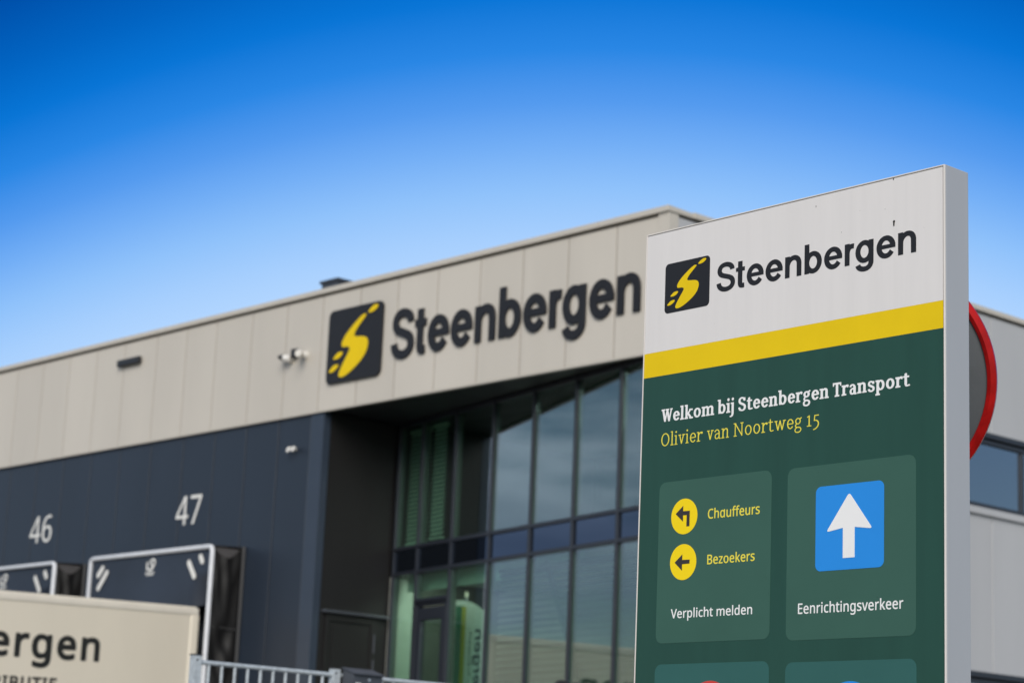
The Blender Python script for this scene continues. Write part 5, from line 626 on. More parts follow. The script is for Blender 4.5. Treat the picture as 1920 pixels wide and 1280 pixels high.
b = MB()
NS = [-33.2 - 0.86 * k for k in range(32, 0, -1)] + [-33.22, -32.361, -31.489, -30.631, -29.776, -28.918, -28.03, -27.131, -26.294, -25.488, -24.685, -23.914]
for x0, x1 in zip(NS, NS[1:]):
    b.box(x0 + 0.009, x1 - 0.009, 0.045, 0.10, 0.3, 6.78)
nav = b.done('facade_wall', 'navy', bld, bevel=0.004, seg=1)
nav['label'] = 'navy panelled lower wall'
b = MB().box(NS[0], -23.70, 0.075, 0.25, 0.0, 6.79)
for x in NS[1:-1]:
    b.box(x - 0.0088, x + 0.0088, 0.049, 0.076, 0.305, 6.775)
b.done('wall_backing', 'joint_navy', bld)
MB().box(NS[0], -23.70, 0.035, 0.075, 0.0, 0.29).done('plinth', 'concrete', bld)
# corner profile of the navy wall, and the black return wall of the recess
MB().prism([(-23.905, 0.03), (XR, 0.03), (XR, 0.16), (-23.65, 0.16), (-23.65, 0.074), (-23.905, 0.074)], 0.3, 6.785).done('corner_trim', 'navy_trim', bld, bevel=0.006)
rw = MB().box(-23.69, XR - 0.002, 0.165, 1.40, 0.0, 6.79).done('return_wall', 'black_clad', bld)
rw['label'] = 'black side wall of the entrance recess'
# door in the return wall
fr = frame((XR, 0, 0), (0, 1, 0), (0, 0, 1), (1, 0, 0))
dr = MB().box(0.27, 1.19, 1.5, 3.92, 0.0, 0.012, fr).done('door', 'black_clad', bld)
dr['label'] = 'black door in the recess wall'
MB().prism([(0.26, 1.5), (0.33, 1.5), (0.33, 3.85), (1.08, 3.85), (1.08, 1.5), (1.20, 1.5), (1.20, 3.935), (0.26, 3.935)], 0.012, 0.035, fr).done('frame', 'black_clad', dr, bevel=0.003)
MB().box(0.40, 1.03, 1.6, 3.78, 0.013, 0.020, fr).done('door_panel', 'black_clad', dr, bevel=0.003)
for z0, z1 in ((3.46, 3.72), (3.10, 3.36)):
    MB().tube([fr(1.135, z0, 0.045), fr(1.135, z1, 0.045)], 0.013, 8).done('hinge', 'steel_dark', dr, smooth=True)
MB().tube([fr(0.45, 2.45, 0.02), fr(0.45, 2.45, 0.07), fr(0.58, 2.45, 0.07)], 0.011, 8).done('handle', 'steel_dark', dr, smooth=True)
MB().box(0.19, 1.37, 3.955, 3.995, 0.0, 0.09, fr).done('door_hood', 'steel_dark', bld, bevel=0.008)
# soffit of the overhang
sf = MB()
for i in range(8):
    xa, xb = XR + 0.002 + i * 0.83, XR - 0.004 + (i + 1) * 0.83
    sf.prism([(xa, 0.062), (min(xb, XC - 0.05), 0.062), (min(xb, XC - 0.05), 1.75), (xa, 1.75)], 6.805, 6.855)
sf.done('soffit', 'soffit', bld)
# coping
b = MB()
for x0, x1 in ((-60.5, -57), (-57, -51), (-51, -45), (-45, -39), (-39, -33.6), (-33.6, -28.25), (-28.25, -23.82), (-23.82, -20.93), (-20.93, -18.13), (-18.13, XC + 0.035)):
    b.prism([(-0.045, 8.515), (-0.045, 8.588), (0.40, 8.575), (0.40, 8.515)], x0 + 0.004, x1 - 0.004, lambda u, v, c: (c, u, v))
for y0 in range(0, 40, 5):
    b.prism([(XC + 0.045, 8.515), (XC + 0.045, 8.588), (XC - 0.40, 8.575), (XC - 0.40, 8.515)], (y0 if y0 else 0.405) + 0.004, y0 + 4.996, lambda u, v, c: (u, c, v))
b.done('coping', 'trim', bld, bevel=0.006)
# corner strip of the fascia
MB().prism([(-17.125, -0.014), (XC + 0.014, -0.014), (XC + 0.014, 0.16), (XC - 0.03, 0.16), (XC - 0.03, 0.02), (-17.125, 0.02)], 6.80, 8.513).done('corner_strip', 'trim', bld, bevel=0.004)
# drip profile under the fascia
MB().box(SEAMS[0], XC - 0.01, -0.006, 0.062, 6.775, 6.798).done('drip_edge', 'trim', bld)
MB().prism([(SEAMS[0], 0.3), (XC - 0.3, 0.3), (XC - 0.3, 39.8), (SEAMS[0], 39.8)], 8.30, 8.36).done('roof', 'roof', bld)

# right-hand wall (runs away from the corner)
fr_r = frame((XC, 0, 0), (0, 1, 0), (0, 0, 1), (1, 0, 0))
ys = [0.165] + [6.703 + 1.12 * k for k in range(-5, 30)]
UP, LO = (1.5, 7.53), (1.5, 7.53)
Z1, Z2, Z3, Z4 = 1.75, 3.465, 5.72, 6.80
b = MB()
for y0, y1 in zip(ys, ys[1:]):
    y0, y1 = y0 + 0.005, min(y1, 40) - 0.005
    inw = y1 <= 12.4 and y0 > 1.0
    for z0, z1 in (((0.3, Z1), (Z2, Z3), (Z4, 8.48)) if inw else ((0.3, 8.48),)):
        b.box(y0 + 0.002, y1 - 0.002, z0, z1, -0.06, 0.0, fr_r)
sw = b.done('side_wall', 'clad_skylit', bld, bevel=0.004, seg=1)
sw['label'] = 'skylight-tinted side wall with window bands'
MB().box(0.16, 40, 0.0, 8.50, -0.40, -0.14, fr_r).done('wall_core', 'joint', bld)
for z0, z1 in ((Z3, Z4), (Z1, Z2)):
    y0, y1 = ys[1] + 0.01, 6.703 + 1.12 * 5 - 0.01
    wn = MB()
    # outer flashing and inner frame as two stepped rectangles
    for (o, i, c0, c1) in ((0.0, 0.075, -0.06, 0.004), (0.095, 0.155, -0.10, -0.035)):
        wn.box(y0 + o, y1 - o, z1 - i, z1 - o, c0, c1, fr_r)
        wn.box(y0 + o, y1 - o, z0 + o * 0.3, z0 + o * 0.3 + 0.045, c0, c1, fr_r)
        for ya in (y0 + o, y1 - i):
            wn.box(ya, ya + i - o, z0 + o * 0.3 + 0.046, z1 - i - 0.001, c0, c1, fr_r)
    for ym in (4.33, 7.53, 10.73):
        wn.box(ym - 0.03, ym + 0.03, z0 + 0.075, z1 - 0.157, -0.10, -0.04, fr_r)
    wn = wn.done('window', 'frame', bld, bevel=0.003, seg=1)
    MB().box(y0 + 0.10, y1 - 0.10, z0 + 0.07, z1 - 0.10, -0.085, -0.075, fr_r).done('pane', 'glass_side', wn)
    MB().box(y0 - 0.02, y1 + 0.02, z0 - 0.10, z0 - 0.003, 0.001, 0.045, fr_r).done('sill', 'clad_skylit', wn, bevel=0.006)
# far and rear walls close the hall
MB().prism([(XC - 0.3, 39.8), (XC - 0.3, 40.1), (-60.6, 40.1), (-60.6, 0.3), (-60.3, 0.3), (-60.3, 39.8)], 0, 8.5).done('rear_wall', 'clad', bld)

# curtain wall of the recess: an oblique plane that meets the front corner
T = Vector((1, -0.2055, 0)).normalized()
NW = Vector((-0.2055, -1, 0)).normalized()
P0 = Vector((XR, 1.45, 0))
cw = frame(P0, T, (0, 0, 1), NW)
S = lambda x: (x - XR) * math.sqrt(1 + 0.2055 ** 2)
MX = [S(x) for x in (-23.55, -22.865, -21.925, -20.915, -19.91, -18.91, -17.92, -17.03)]
for s in MX:
    mu = MB().box(s - 0.024, s + 0.024, 1.5, 6.80, 0.001, 0.045, cw).done('mullion', 'frame', bld, bevel=0.003, seg=1)
    MB().box(s - 0.028, s + 0.028, 1.5, 6.80, -0.07, 0.0, cw).done('inner_post', 'inner_frame', mu, bevel=0.003, seg=1)
for z in (1.54, 4.595, 4.96, 6.765):
    for s0, s1 in zip(MX, MX[1:]):
        MB().box(s0 + 0.0285, s1 - 0.0285, z - 0.026, z + 0.026, -0.13, 0.040, cw).done('transom', 'frame', bld, bevel=0.003, seg=1)
for i, (s0, s1) in enumerate(zip(MX, MX[1:])):
    for z0, z1, mt in ((4.99, 6.735, 'glass'), (4.625, 4.93, 'spandrel'), (1.57, 4.565, 'glass')):
        if i == 1 and z0 < 2:
            z0 = 4.21
        MB().box(s0 + 0.0282, s1 - 0.0282, z0 - 0.003, z1 + 0.003, -0.010, 0.010, cw).done('pane', mt, bld)
# entrance door in the second bay
s0, s1 = MX[1] + 0.031, MX[2] - 0.031
ed = MB().box(s0, s1, 4.15, 4.205, -0.10, 0.050, cw).box(s0, s1, 4.10, 4.148, -0.08, 0.02, cw)
ed.box(s0, s0 + 0.05, 1.5, 4.10, -0.08, 0.045, cw).box(s1 - 0.05, s1, 1.5, 4.10, -0.08, 0.045, cw)
ed = ed.done('entrance_door', 'frame', bld, bevel=0.004, seg=1)
MB().prism([(s0 + 0.055, 1.52), (s0 + 0.055, 4.07), (s1 - 0.055, 4.07), (s1 - 0.055, 1.52), (s1 - 0.15, 1.52), (s1 - 0.15, 3.90), (s0 + 0.15, 3.90), (s0 + 0.15, 1.52)], -0.06, 0.03, cw).done('leaf', 'frame', ed, bevel=0.005)
MB().box(s0 + 0.145, s1 - 0.145, 1.53, 3.905, -0.02, 0.0, cw).done('pane', 'glass', ed)
MB().tube([cw(s1 - 0.10, 2.2, 0.03), cw(s1 - 0.10, 2.2, 0.09), cw(s1 - 0.10, 3.0, 0.09), cw(s1 - 0.10, 3.0, 0.03)], 0.014, 8).done('handle', 'frame', ed, smooth=True)

# rooms behind the glass
cwi = lambda s, z, c: cw(s, z, c)
MB().prism([(XR + 0.01, 1.35), (XC - 0.42, 0.02), (XC - 0.42, 5.5), (XR + 0.01, 5.5)], 1.3, 1.5).done('lobby_floor', 'lobby_floor', bld)
b = MB().prism([cw(0.03, 0, -0.2)[:2], cw(6.2, 0, -0.2)[:2], (XC - 0.42, 5.5), (XR + 0.01, 5.5)], 4.58, 4.93)
b.done('floor_slab', 'lobby', bld)
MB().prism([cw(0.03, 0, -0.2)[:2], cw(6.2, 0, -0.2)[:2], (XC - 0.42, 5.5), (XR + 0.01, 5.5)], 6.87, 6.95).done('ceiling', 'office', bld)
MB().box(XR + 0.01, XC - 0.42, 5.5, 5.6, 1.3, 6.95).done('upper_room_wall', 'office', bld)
MB().box(XR - 0.08, XR, 1.462, 1.93, 1.3, 4.575).done('lobby_side_front', 'lobby', bld)  # front of the side wall, coloured pale as if lit
MB().box(XR - 0.08, XR - 0.02, 1.931, 5.5, 1.3, 4.575).done('lobby_side_wall', 'lobby_dim', bld)  # same wall further in, colour darkened for the dim interior
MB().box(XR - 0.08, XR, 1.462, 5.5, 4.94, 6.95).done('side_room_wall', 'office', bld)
MB().box(XR + 0.01, XC - 0.42, 4.2, 4.28, 1.5, 4.57).done('lobby_wall', 'lobby_dim', bld)
# ceiling lights of the lobby
MB().box(0.10, MX[5] - 0.04, 4.36, 4.578, -0.24, -0.20, cw).done('cove_beam', 'lobby', bld)
for sa in (0.15, 1.05, 1.95):
    MB().box(sa, sa + 0.80, 4.555, 4.577, -1.10, -0.30, cw).done('ceiling_light', 'lamp', bld)
# venetian blinds
def blind(s0, s1, z0, z1, pitch=0.062, tilt=0.5, c=-0.30, mt='blind'):
    b = MB()
    z = z1
    while z > z0:
        dz, dc = 0.032 * math.sin(tilt), 0.032 * math.cos(tilt)
        b.prism([(c - dc, z + dz), (c + dc, z - dz), (c + dc, z - dz + 0.004), (c - dc, z + dz + 0.004)], s0, s1, lambda u, v, q: cw(q, v, u))
        z -= pitch
    b.box(s0, s1, z1 + 0.04, z1 + 0.09, c - 0.03, c + 0.03, cw)
    b.box(s0, s1, z0 - 0.05, z0 - 0.02, c - 0.03, c + 0.03, cw)
    return b.done('blind', mt, bld)
blind(MX[0] + 0.06, MX[1] - 0.04, 5.06, 6.62, tilt=0.9, c=-0.13)
blind(MX[1] + 0.06, MX[1] + 0.42, 5.10, 6.62, tilt=0.9, c=-0.13)
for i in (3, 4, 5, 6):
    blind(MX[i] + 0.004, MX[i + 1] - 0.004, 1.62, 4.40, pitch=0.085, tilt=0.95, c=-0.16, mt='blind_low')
# wind bracing behind the lower glass
MB().tube([cw(MX[4] + 0.15, 4.5, -0.16), cw(MX[5] + 0.75, 1.6, -0.16)], 0.035, 8).done('brace', 'office', bld, smooth=True)
# raised landing in front of the entrance
ld = MB().prism([(XR + 0.002, -1.9), (XC + 0.2, -1.9), (XC + 0.2, -0.02), (XC - 0.01, -0.02), (XC - 0.43, 0.0), (XR + 0.002, 1.36)], 0.01, 1.299)
for k in range(7):
    ld.box(-20.5, -18.5, -1.9 - 0.28 * (k + 1), -1.9 - 0.28 * k - 0.001, 0.01, 1.29 - 0.17 * (k + 1))
ld.done('entrance_landing', 'concrete', bld)
tag(bpy.data.objects['entrance_landing'], 'raised concrete landing')
fr_c = frame((0, 0.045, 0), (1, 0, 0), (0, 0, 1), (0, -1, 0))
for key, x0, x1 in (('n46', -31.53, -30.84), ('n47', -27.19, -26.53)):
    lettering(key, 'dock_number', 'pvc_white', bld, fr_c, x0, x1, 5.395, 0.505, 0.655, 0.001, 0.006)

# ------------------------------------------------------------------ sign on the fascia
fs = thing('fascia_sign', 'charcoal logo tile and big dark letters across the cream fascia', 'sign', (-20.5, 0, 7.6))
fr_f = frame((0, 0, 0), (1, 0, 0), (0, 0, 1), (0, -1, 0))
MB().prism(rrect(-23.54, -22.33, 7.145, 8.215, 0.10, 8), 0.002, 0.040, fr_f).done('logo_tile', 'char', fs, bevel=0.006)
emblem('logo_mark', bpy.data.objects['logo_tile'], fr_f, -23.54, 7.145, 1.21, 1.07, 0.0395, 0.045)
lettering('logo_bold', 'lettering', 'char', fs, fr_f, -22.125, -17.385, 7.335, 0.69, 1.40, 0.004, 0.030)

# ------------------------------------------------------------------ small fittings on the wall
t = thing('wall_floodlight', 'black oblong floodlight high on the cream fascia', 'light', (-28.74, 0, 8.14))
MB().box(-29.07, -28.42, -0.075, -0.02, 8.095, 8.205).done('housing', 'cam_black', t, bevel=0.012)
MB().box(-29.03, -28.46, -0.081, -0.0755, 8.11, 8.19).done('lens', 'cam_black', t)
for x in (-28.9, -28.6):
    MB().box(x - 0.03, x + 0.03, -0.021, -0.001, 8.11, 8.19).done('bracket', 'cam_black', t)


def bullet(name, label, p, d, body, tip):
    p, d = Vector(p), Vector(d).normalized()
    t = thing(name, label, 'security camera', (p.x, 0, p.z), 'security cameras beside the logo tile')
    MB().tube([(p.x, -0.001, p.z), (p.x, -0.03, p.z)], 0.055, 16).done('base', 'cam_white', t, smooth=True)
    MB().tube([(p.x, -0.03, p.z), (p.x, p.y, p.z - 0.02)], 0.018, 8).done('arm', 'cam_white', t, smooth=True)
    q = Vector((p.x, p.y, p.z - 0.0))
    MB().tube([q - d * 0.075, q - d * 0.065, q + d * 0.04], lambda k: 0.035 if k == 0 else 0.052, 16).done('body', body, t, smooth=True)
    MB().tube([q + d * 0.04, q + d * 0.10, q + d * 0.15], lambda k: (0.055, 0.040, 0.022)[round(k * 2)] if tip == 'cam_black' else (0.055, 0.06, 0.045)[round(k * 2)], 16).done('hood', tip, t, smooth=True)
    return t


bullet('security_camera', 'small black-nosed camera, left of the pair, pointing down along the fascia', (-24.44, -0.09, 7.64), (-0.93, -0.25, 0.22), 'cam_white', 'cam_black')
bullet('security_camera', 'small white camera, right of the pair and nearest the logo tile', (-24.09, -0.10, 7.66), (0.6, -0.75, -0.15), 'cam_white', 'cam_white')
t = thing('junction_box', 'small black box on the fascia between the two cameras', 'box', (-24.30, 0, 7.71))
MB().box(-24.36, -24.24, -0.08, -0.001, 7.65, 7.77).done('housing', 'cam_black', t, bevel=0.008)
MB().box(-24.345, -24.255, -0.088, -0.081, 7.665, 7.755).done('lid', 'cam_black', t, bevel=0.003)
t = thing('twin_lamp', 'tiny white twin lamp on the navy wall beneath the cameras', 'light', (-24.26, 0.045, 6.3))
MB().box(-24.29, -24.23, 0.0, 0.043, 6.275, 6.325).done('base', 'cam_white', t, bevel=0.006)
for sx in (-1, 1):
    c = frame((-24.26 + sx * 0.05, -0.03, 6.295), (1, 0, 0), (0, 0.25, 0.97), (0.45 + sx * 0.25, -0.8, -0.25))
    MB().lathe([(0, -0.035), (0.022, -0.032), (0.04, -0.014), (0.045, 0.015), (0.04, 0.035), (0.03, 0.039), (0, 0.04)], c, 20).done('lamp_head', 'cam_white', t, smooth=True)
t = thing('rooftop_fan', 'dark boxy ventilation unit on the roof above the logo tile', 'ventilation unit', (-27.5, 3, 8.36))
MB().box(-27.66, -27.22, 2.90, 3.20, 8.361, 9.86).done('casing', 'steel_dark', t, bevel=0.01)
MB().box(-27.69, -27.19, 2.87, 3.23, 9.861, 9.91).done('lid', 'steel_dark', t, bevel=0.01)
MB().prism(circle(-27.44, 3.05, 0.12, 20), 9.911, 9.93).done('cap', 'chassis', t)

# ------------------------------------------------------------------ dock shelters
YF = -0.528


def dock(label):
    x0, x1, zt = -28.62, -25.285, 4.938
    t = thing('dock_shelter', label, 'dock shelter', (-26.95, 0, 0), 'dock shelters along the navy wall')
    r, q = 0.036, 0.06
    path = [(x0 + r, YF, 0.5), (x0 + r, YF, zt - r - q), (x0 + r + q * 0.3, YF, zt - r - q * 0.3), (x0 + r + q, YF, zt - r), (x1 - r - q, YF, zt - r), (x1 - r - q * 0.3, YF, zt - r - q * 0.3), (x1 - r, YF, zt - r - q), (x1 - r, YF, 0.5)]
    MB().tube(path, r, 12).done('front_frame', 'white_tube', t, smooth=True)
    # wall profile
    MB().tube([(x0 + 0.02, 0.015, 0.5), (x0 + 0.02, 0.015, zt), (x1 - 0.02, 0.015, zt), (x1 - 0.02, 0.015, 0.5)], 0.03, 8).done('wall_frame', 'tube_grey', t, smooth=True)

    def head(u, v):
        x = x0 + 0.07 + (x1 - x0 - 0.14) * u
        sag = 0.05 * math.sin(math.pi * u)
        z = 4.86 - 0.80 * v - sag * v
        cut = max(0, (u - 0.86) / 0.14) * max(0, (v - 0.45) / 0.55)
        y = YF + 0.02 + 0.02 * math.sin(u * 9) * v + 0.40 * cut
        return (x, y, z + 0.12 * cut)
    hc = MB().grid(40, 14, head, 0.006, (0, 1, 0)).done('head_curtain', 'curtain', t, smooth=True)
    for sx in (-1, 1):
        xa = (x0 + 0.07) if sx < 0 else (x1 - 0.07)

        def flap(u, v, xa=xa, sx=sx):
            return (xa - sx * 0.40 * u, YF + 0.08 + 0.28 * u * u + 0.03 * math.sin(v * 14 + u * 3), 4.55 - 3.9 * v)
        MB().grid(8, 30, flap, 0.006, (0, 1, 0)).done('side_curtain', 'fabric', t, smooth=True)

        def side(u, v, sx=sx):
            y = YF + 0.03 + (0.0 - YF - 0.05) * u
            top = zt - 0.03 - 0.17 * math.sin(math.pi * min(1, u * 1.05)) ** 0.8 * (0.9 if sx > 0 else 0.7)
            z = top + (0.5 - top) * v
            wr = 0.016 * math.sin(7 * u + 26 * v) + 0.02 * math.sin(9 * v + 2.3 * u + 1) + 0.010 * math.sin(40 * v - 11 * u)
            wr += 0.065 * noise.noise(Vector((u * 2.5 + v * 3, v * 12 - u * 2, 3.0 + sx)))
            x = (x0 + 0.03) if sx < 0 else (x1 - 0.03)
            return (x + (wr + sx * 0.02) * math.sin(math.pi * u) - sx * 0.012, y, z)
        sd_ = MB().grid(18, 90, side, 0.004, (-sx, 0, 0)).done('side_sheet', 'fabric', t, smooth=True)
        xf = (x0 + 0.075) if sx < 0 else (x1 - 0.075)
        MB().box(min(xf, xf - sx * 0.01), max(xf, xf - sx * 0.01), YF + 0.05, -0.01, zt - 0.34, zt - 0.03).done('skylit_strip', 'fabric_skylit', t)  # added strip, grey as if sky light fell on the sagging top
        for z in (3.75, 2.55):
            xx = (x0 + 0.03) if sx < 0 else (x1 - 0.03)
            MB().tube([(xx + sx * 0.012 - 0.02 * math.sin(math.pi * k / 6) * 1.0, YF + 0.04 + 0.47 * k / 6, z + 0.01 * math.sin(k)) for k in range(7)], 0.010, 6).done('seam', 'tube_grey', sd_, smooth=True)
    MB().grid(20, 6, lambda u, v: (x0 + 0.05 + (x1 - x0 - 0.10) * u, YF + 0.03 + 0.52 * v, zt - 0.02 + 0.03 * v), 0.004, (0, 0, 1)).done('top_sheet', 'fabric_skylit', t, smooth=True)
    MB().box(x0 + 0.3, x1 - 0.3, 0.030, 0.044, 1.2, 4.5).done('dock_door', 'steel_dark', t)
    # marks on the head curtain
    f = frame((0, YF - 0.002 + 0.018, 0), (1, 0, 0), (0, 0, 1), (0, -1, 0))

    def pill(ax, az, bx, bz, r):
        d = Vector((bx - ax, bz - az))
        a = math.atan2(d.y, d.x)
        p = []
        for (cx, cz, o) in ((bx, bz, -90), (ax, az, 90)):
            for k in range(9):
                p.append((cx + r * math.cos(a + R(o + 180 * k / 8)), cz + r * math.sin(a + R(o + 180 * k / 8))))
        return p
    for (a, b2) in (((-28.37, 4.64), (-28.26, 4.745)), ((-28.34, 4.44), (-28.13, 4.67)), ((-25.63, 4.77), (-25.58, 4.70)), ((-25.92, 4.70), (-25.76, 4.49))):
        MB().prism(pill(*a, *b2, 0.043), 0.001, 0.006, f).done('stripe', 'pvc_white', hc)
    lettering('dockmark', 'mark', 'pvc_white', hc, f, -27.06, -26.80, 4.60, 0.22, 1.3, 0.001, 0.006)
    return t


d47 = dock('dock shelter with white front frame below the number 47')


def copy_tree(o, parent=None):
    c = o.copy()
    COL.objects.link(c)
    if parent is not None:
        c.parent = parent
        c.matrix_parent_inverse = o.matrix_parent_inverse.copy()
    for ch in list(o.children):
        copy_tree(ch, c)
    return c


d46 = copy_tree(d47)
d46.location.x -= 4.342
d46['label'] = 'dock shelter mostly hidden by the cream truck below the number 46'

# ------------------------------------------------------------------ truck backed into dock 47
tk = thing('box_truck', 'cream box truck backed up to a loading dock', 'truck', (-26.68, -5, 0))
TX0, TX1, TY0, TY1 = -27.95, -25.40, -9.6, -0.60
MB().prism(rrect(TX0 + 0.012, TX1 - 0.012, TY0, TY1 - 0.01, 0.05, 4), 1.15, 3.955).done('body', 'truck', tk, smooth=True)
ral = MB().prism(rrect(TX0, TX1, TY0 - 0.01, TY1, 0.06, 4), 3.90, 4.0).prism(rrect(TX0 + 0.03, TX1 - 0.03, TY0 + 0.02, TY1 - 0.03, 0.05, 4), 4.0, 4.022)
ral.done('roof_rail', 'truck_rail', tk, bevel=0.012, smooth=True)
MB().prism(rrect(TX0, TX1, TY0 - 0.01, TY1, 0.06, 4), 1.05, 1.20).done('floor_rail', 'truck_rail', tk, bevel=0.01, smooth=True)
for xa, xb in ((TX1 - 0.09, TX1 + 0.002), (TX0 - 0.002, TX0 + 0.09)):
    MB().prism(rrect(xa, xb, TY1 - 0.17, TY1 + 0.002, 0.045, 6), 1.20, 3.90).done('corner_post', 'truck', tk, smooth=True)
MB().box(TX0 + 0.12, TX1 - 0.12, TY1 - 0.012, TY1 - 0.004, 1.22, 3.88).done('rear_door', 'truck_rail', tk)
fr_t = frame((TX1 - 0.012, 0, 0), (0, 1, 0), (0, 0, 1), (1, 0, 0))
lettering('truck', 'lettering', 'ink', tk, fr_t, -6.02, -2.215, 3.172, 0.455, 0.68, 0.001, 0.004)
lettering('distr', 'lettering', 'ink', tk, fr_t, -4.40, -2.85, 2.735, 0.185, 0.66, 0.001, 0.004)
ch = MB()
for x in (-27.15, -26.3):
    ch.box(x - 0.05, x + 0.05, -11.6, -0.75, 0.80, 1.04)
for y in (-1.0, -3.0, -5.0, -7.0, -9.0):
    ch.box(-27.09, -26.36, y, y + 0.1, 0.82, 1.0)
ch.done('chassis', 'chassis', tk)
MB().box(TX0 + 0.1, TX1 - 0.1, -0.9, -0.8, 0.45, 0.6).done('rear_bumper', 'chassis', tk, bevel=0.01)
cab = MB().prism([(-12.05, 0.75), (-12.1, 1.6), (-11.9, 2.75), (-11.6, 3.0), (-9.95, 3.05), (-9.95, 0.95), (-10.3, 0.75)], TX0 + 0.06, TX1 - 0.06, lambda u, v, c: (c, u, v)).done('cab', 'truck_rail', tk, bevel=0.05)
MB().prism([(-12.105, 1.7), (-11.93, 2.68), (-11.90, 2.68), (-12.07, 1.7)], TX0 + 0.2, TX1 - 0.2, lambda u, v, c: (c, u, v)).done('windscreen', 'glass_side', cab)
for sx, x in ((-1, TX0 + 0.06), (1, TX1 - 0.06)):
    MB().prism([(-11.85, 1.7), (-11.65, 2.6), (-10.6, 2.6), (-10.6, 1.7)], min(x, x + sx * 0.012), max(x, x + sx * 0.012), lambda u, v, c: (c, u, v)).done('side_window', 'glass_side', cab)
    MB().box(min(x, x + sx * 0.25), max(x, x + sx * 0.25), -11.95, -11.85, 1.8, 2.5).done('side_mirror', 'cam_black', cab, bevel=0.03)
    MB().box(x - sx * 0.45 - 0.18, x - sx * 0.45 + 0.18, -12.10, -12.05, 0.95, 1.12).done('headlight', 'lamp_glass', cab, bevel=0.01)
    for y in (-11.0, -3.4, -2.2):
        c = frame((x - sx * 0.30, y, 0.52), (0, 1, 0), (0, 0, 1), (sx, 0, 0))
        wh = MB().lathe([(0.30, -0.14), (0.48, -0.14), (0.51, -0.10), (0.51, 0.10), (0.48, 0.14), (0.30, 0.14), (0.28, 0.0), (0.30, -0.14)], c, 32).done('wheel', 'rubber', tk, smooth=True)
        MB().lathe([(0, 0.05), (0.10, 0.07), (0.20, 0.04), (0.285, 0.10), (0.285, -0.1), (0, -0.1)], c, 24).done('rim', 'casing', wh, smooth=True)

for o in tk.children_recursive:
    if o.name.split('.')[0] not in ('wheel', 'rim'):
        for v in o.data.vertices:
            v.co.z += 0.025 * min(0.0, v.co.y + 0.6)

# ------------------------------------------------------------------ fence and letter box
XF = -14.2
fe = thing('metal_fence', 'galvanised bar fence with square posts in front of the hall', 'fence', (XF, -6, 0))
posts = [-8.285, -6.875, -4.3]
for y in posts:
    p = MB().box(XF - 0.035, XF + 0.035, y - 0.036, y + 0.036, 0.0, 2.435).done('post', 'galv', fe, bevel=0.004)
    MB().box(XF - 0.038, XF + 0.038, y - 0.039, y + 0.039, 2.436, 2.446).done('cap', 'chassis', p)
    MB().tube([(XF + 0.036, y - 0.012, 2.40), (XF + 0.040, y - 0.012, 2.40)], 0.008, 8).done('bolt', 'chassis', p)
for a, c in zip(posts, posts[1:]):
    for z in (2.385, 0.25):
        MB().tube([(XF, a + 0.037, z), (XF, c - 0.037, z)], 0.019, 12).done('rail', 'galv', fe, smooth=True)
    n = round((c - a) / 0.1285)
    for k in range(1, n):
        y = a + (c - a) * k / n
        MB().tube([(XF, y, 0.26), (XF, y, 2.37)], 0.0125, 8).done('bar', 'galv', fe, smooth=True)
lb = thing('letter_box', 'dark grey letter box with sloping lid hung on the fence', 'letter box', (XF + 0.13, -6.66, 2.1))
y0, y1 = -6.83, -6.50
MB().prism([(XF + 0.04, 2.02), (XF + 0.19, 2.02), (XF + 0.19, 2.395), (XF + 0.04, 2.440)], y0 + 0.008, y1 - 0.008, lambda u, v, c: (u, c, v)).done('body', 'steel_dark', lb, bevel=0.004)
MB().prism([(XF + 0.036, 2.443), (XF + 0.215, 2.392), (XF + 0.215, 2.402), (XF + 0.036, 2.455)], y0, y1, lambda u, v, c: (u, c, v)).done('lid', 'steel_dark', lb, bevel=0.003)
MB().tube([(XF + 0.19, -6.655, 2.355), (XF + 0.197, -6.655, 2.355)], 0.013, 16).done('lock', 'lock', lb)
MB().box(XF + 0.191, XF + 0.193, -6.80, -6.74, 2.285, 2.325).done('sticker', 'pvc_white', lb)

# ------------------------------------------------------------------ letters standing on the landing
lt = thing('standing_letters', 'dark free-standing letters on a low stand before the glass entrance wall', 'letters', (-15.1, -2.05, 0))
fr_l = frame((0, -2.05, 0), (1, 0, 0), (0, 0, 1), (0, -1, 0))
STL0, STL1, STZ, STC = -16.55, -13.63, 2.31, 0.42
lettering('logo', 'lettering', 'ink', lt, fr_l, STL0, STL1, STZ, STC, 1.40, -0.03, 0.03)
MB().box(STL0 - 0.1, STL1 + 0.1, STZ - 0.22, STZ - 0.17, -0.08, 0.08, fr_l).done('base_rail', 'steel_dark', lt)
for k in range(5):
    x = STL0 + (STL1 - STL0) * k / 4
    MB().box(x - 0.03, x + 0.03, 0.005, STZ - 0.171, -0.03, 0.03, fr_l).done('support', 'steel_dark', lt)

# ------------------------------------------------------------------ flag in the lobby
fg = thing('lobby_flag', 'white green and yellow banner flag standing behind the lobby glass', 'flag', (-22.5, 1.85, 1.5))
ff = frame((-22.64, 1.851, 0), T, (0, 0, 1), NW)
def arch(u):
    return 4.235 - 0.03 * u - 0.30 * max(0.0, u) ** 2.2
def strip(u0, u1, c, inset=0.0):
    n = 14
    pts = [(u0, 1.95), (u1, 1.95)] + [(u1 + (u0 - u1) * k / n, arch(u1 + (u0 - u1) * k / n) - inset) for k in range(n + 1)]
    return MB().prism(pts, c, c + 0.004, ff)
fl_ = strip(-0.02, 0.93, -0.004).done('cloth', 'flag_white', fg)
strip(0.0, 0.175, 0.0005, 0.075).done('green_band', 'flag_green', fl_)
strip(0.176, 0.285, 0.0005, 0.080).done('yellow_band', 'flag_yellow', fl_)
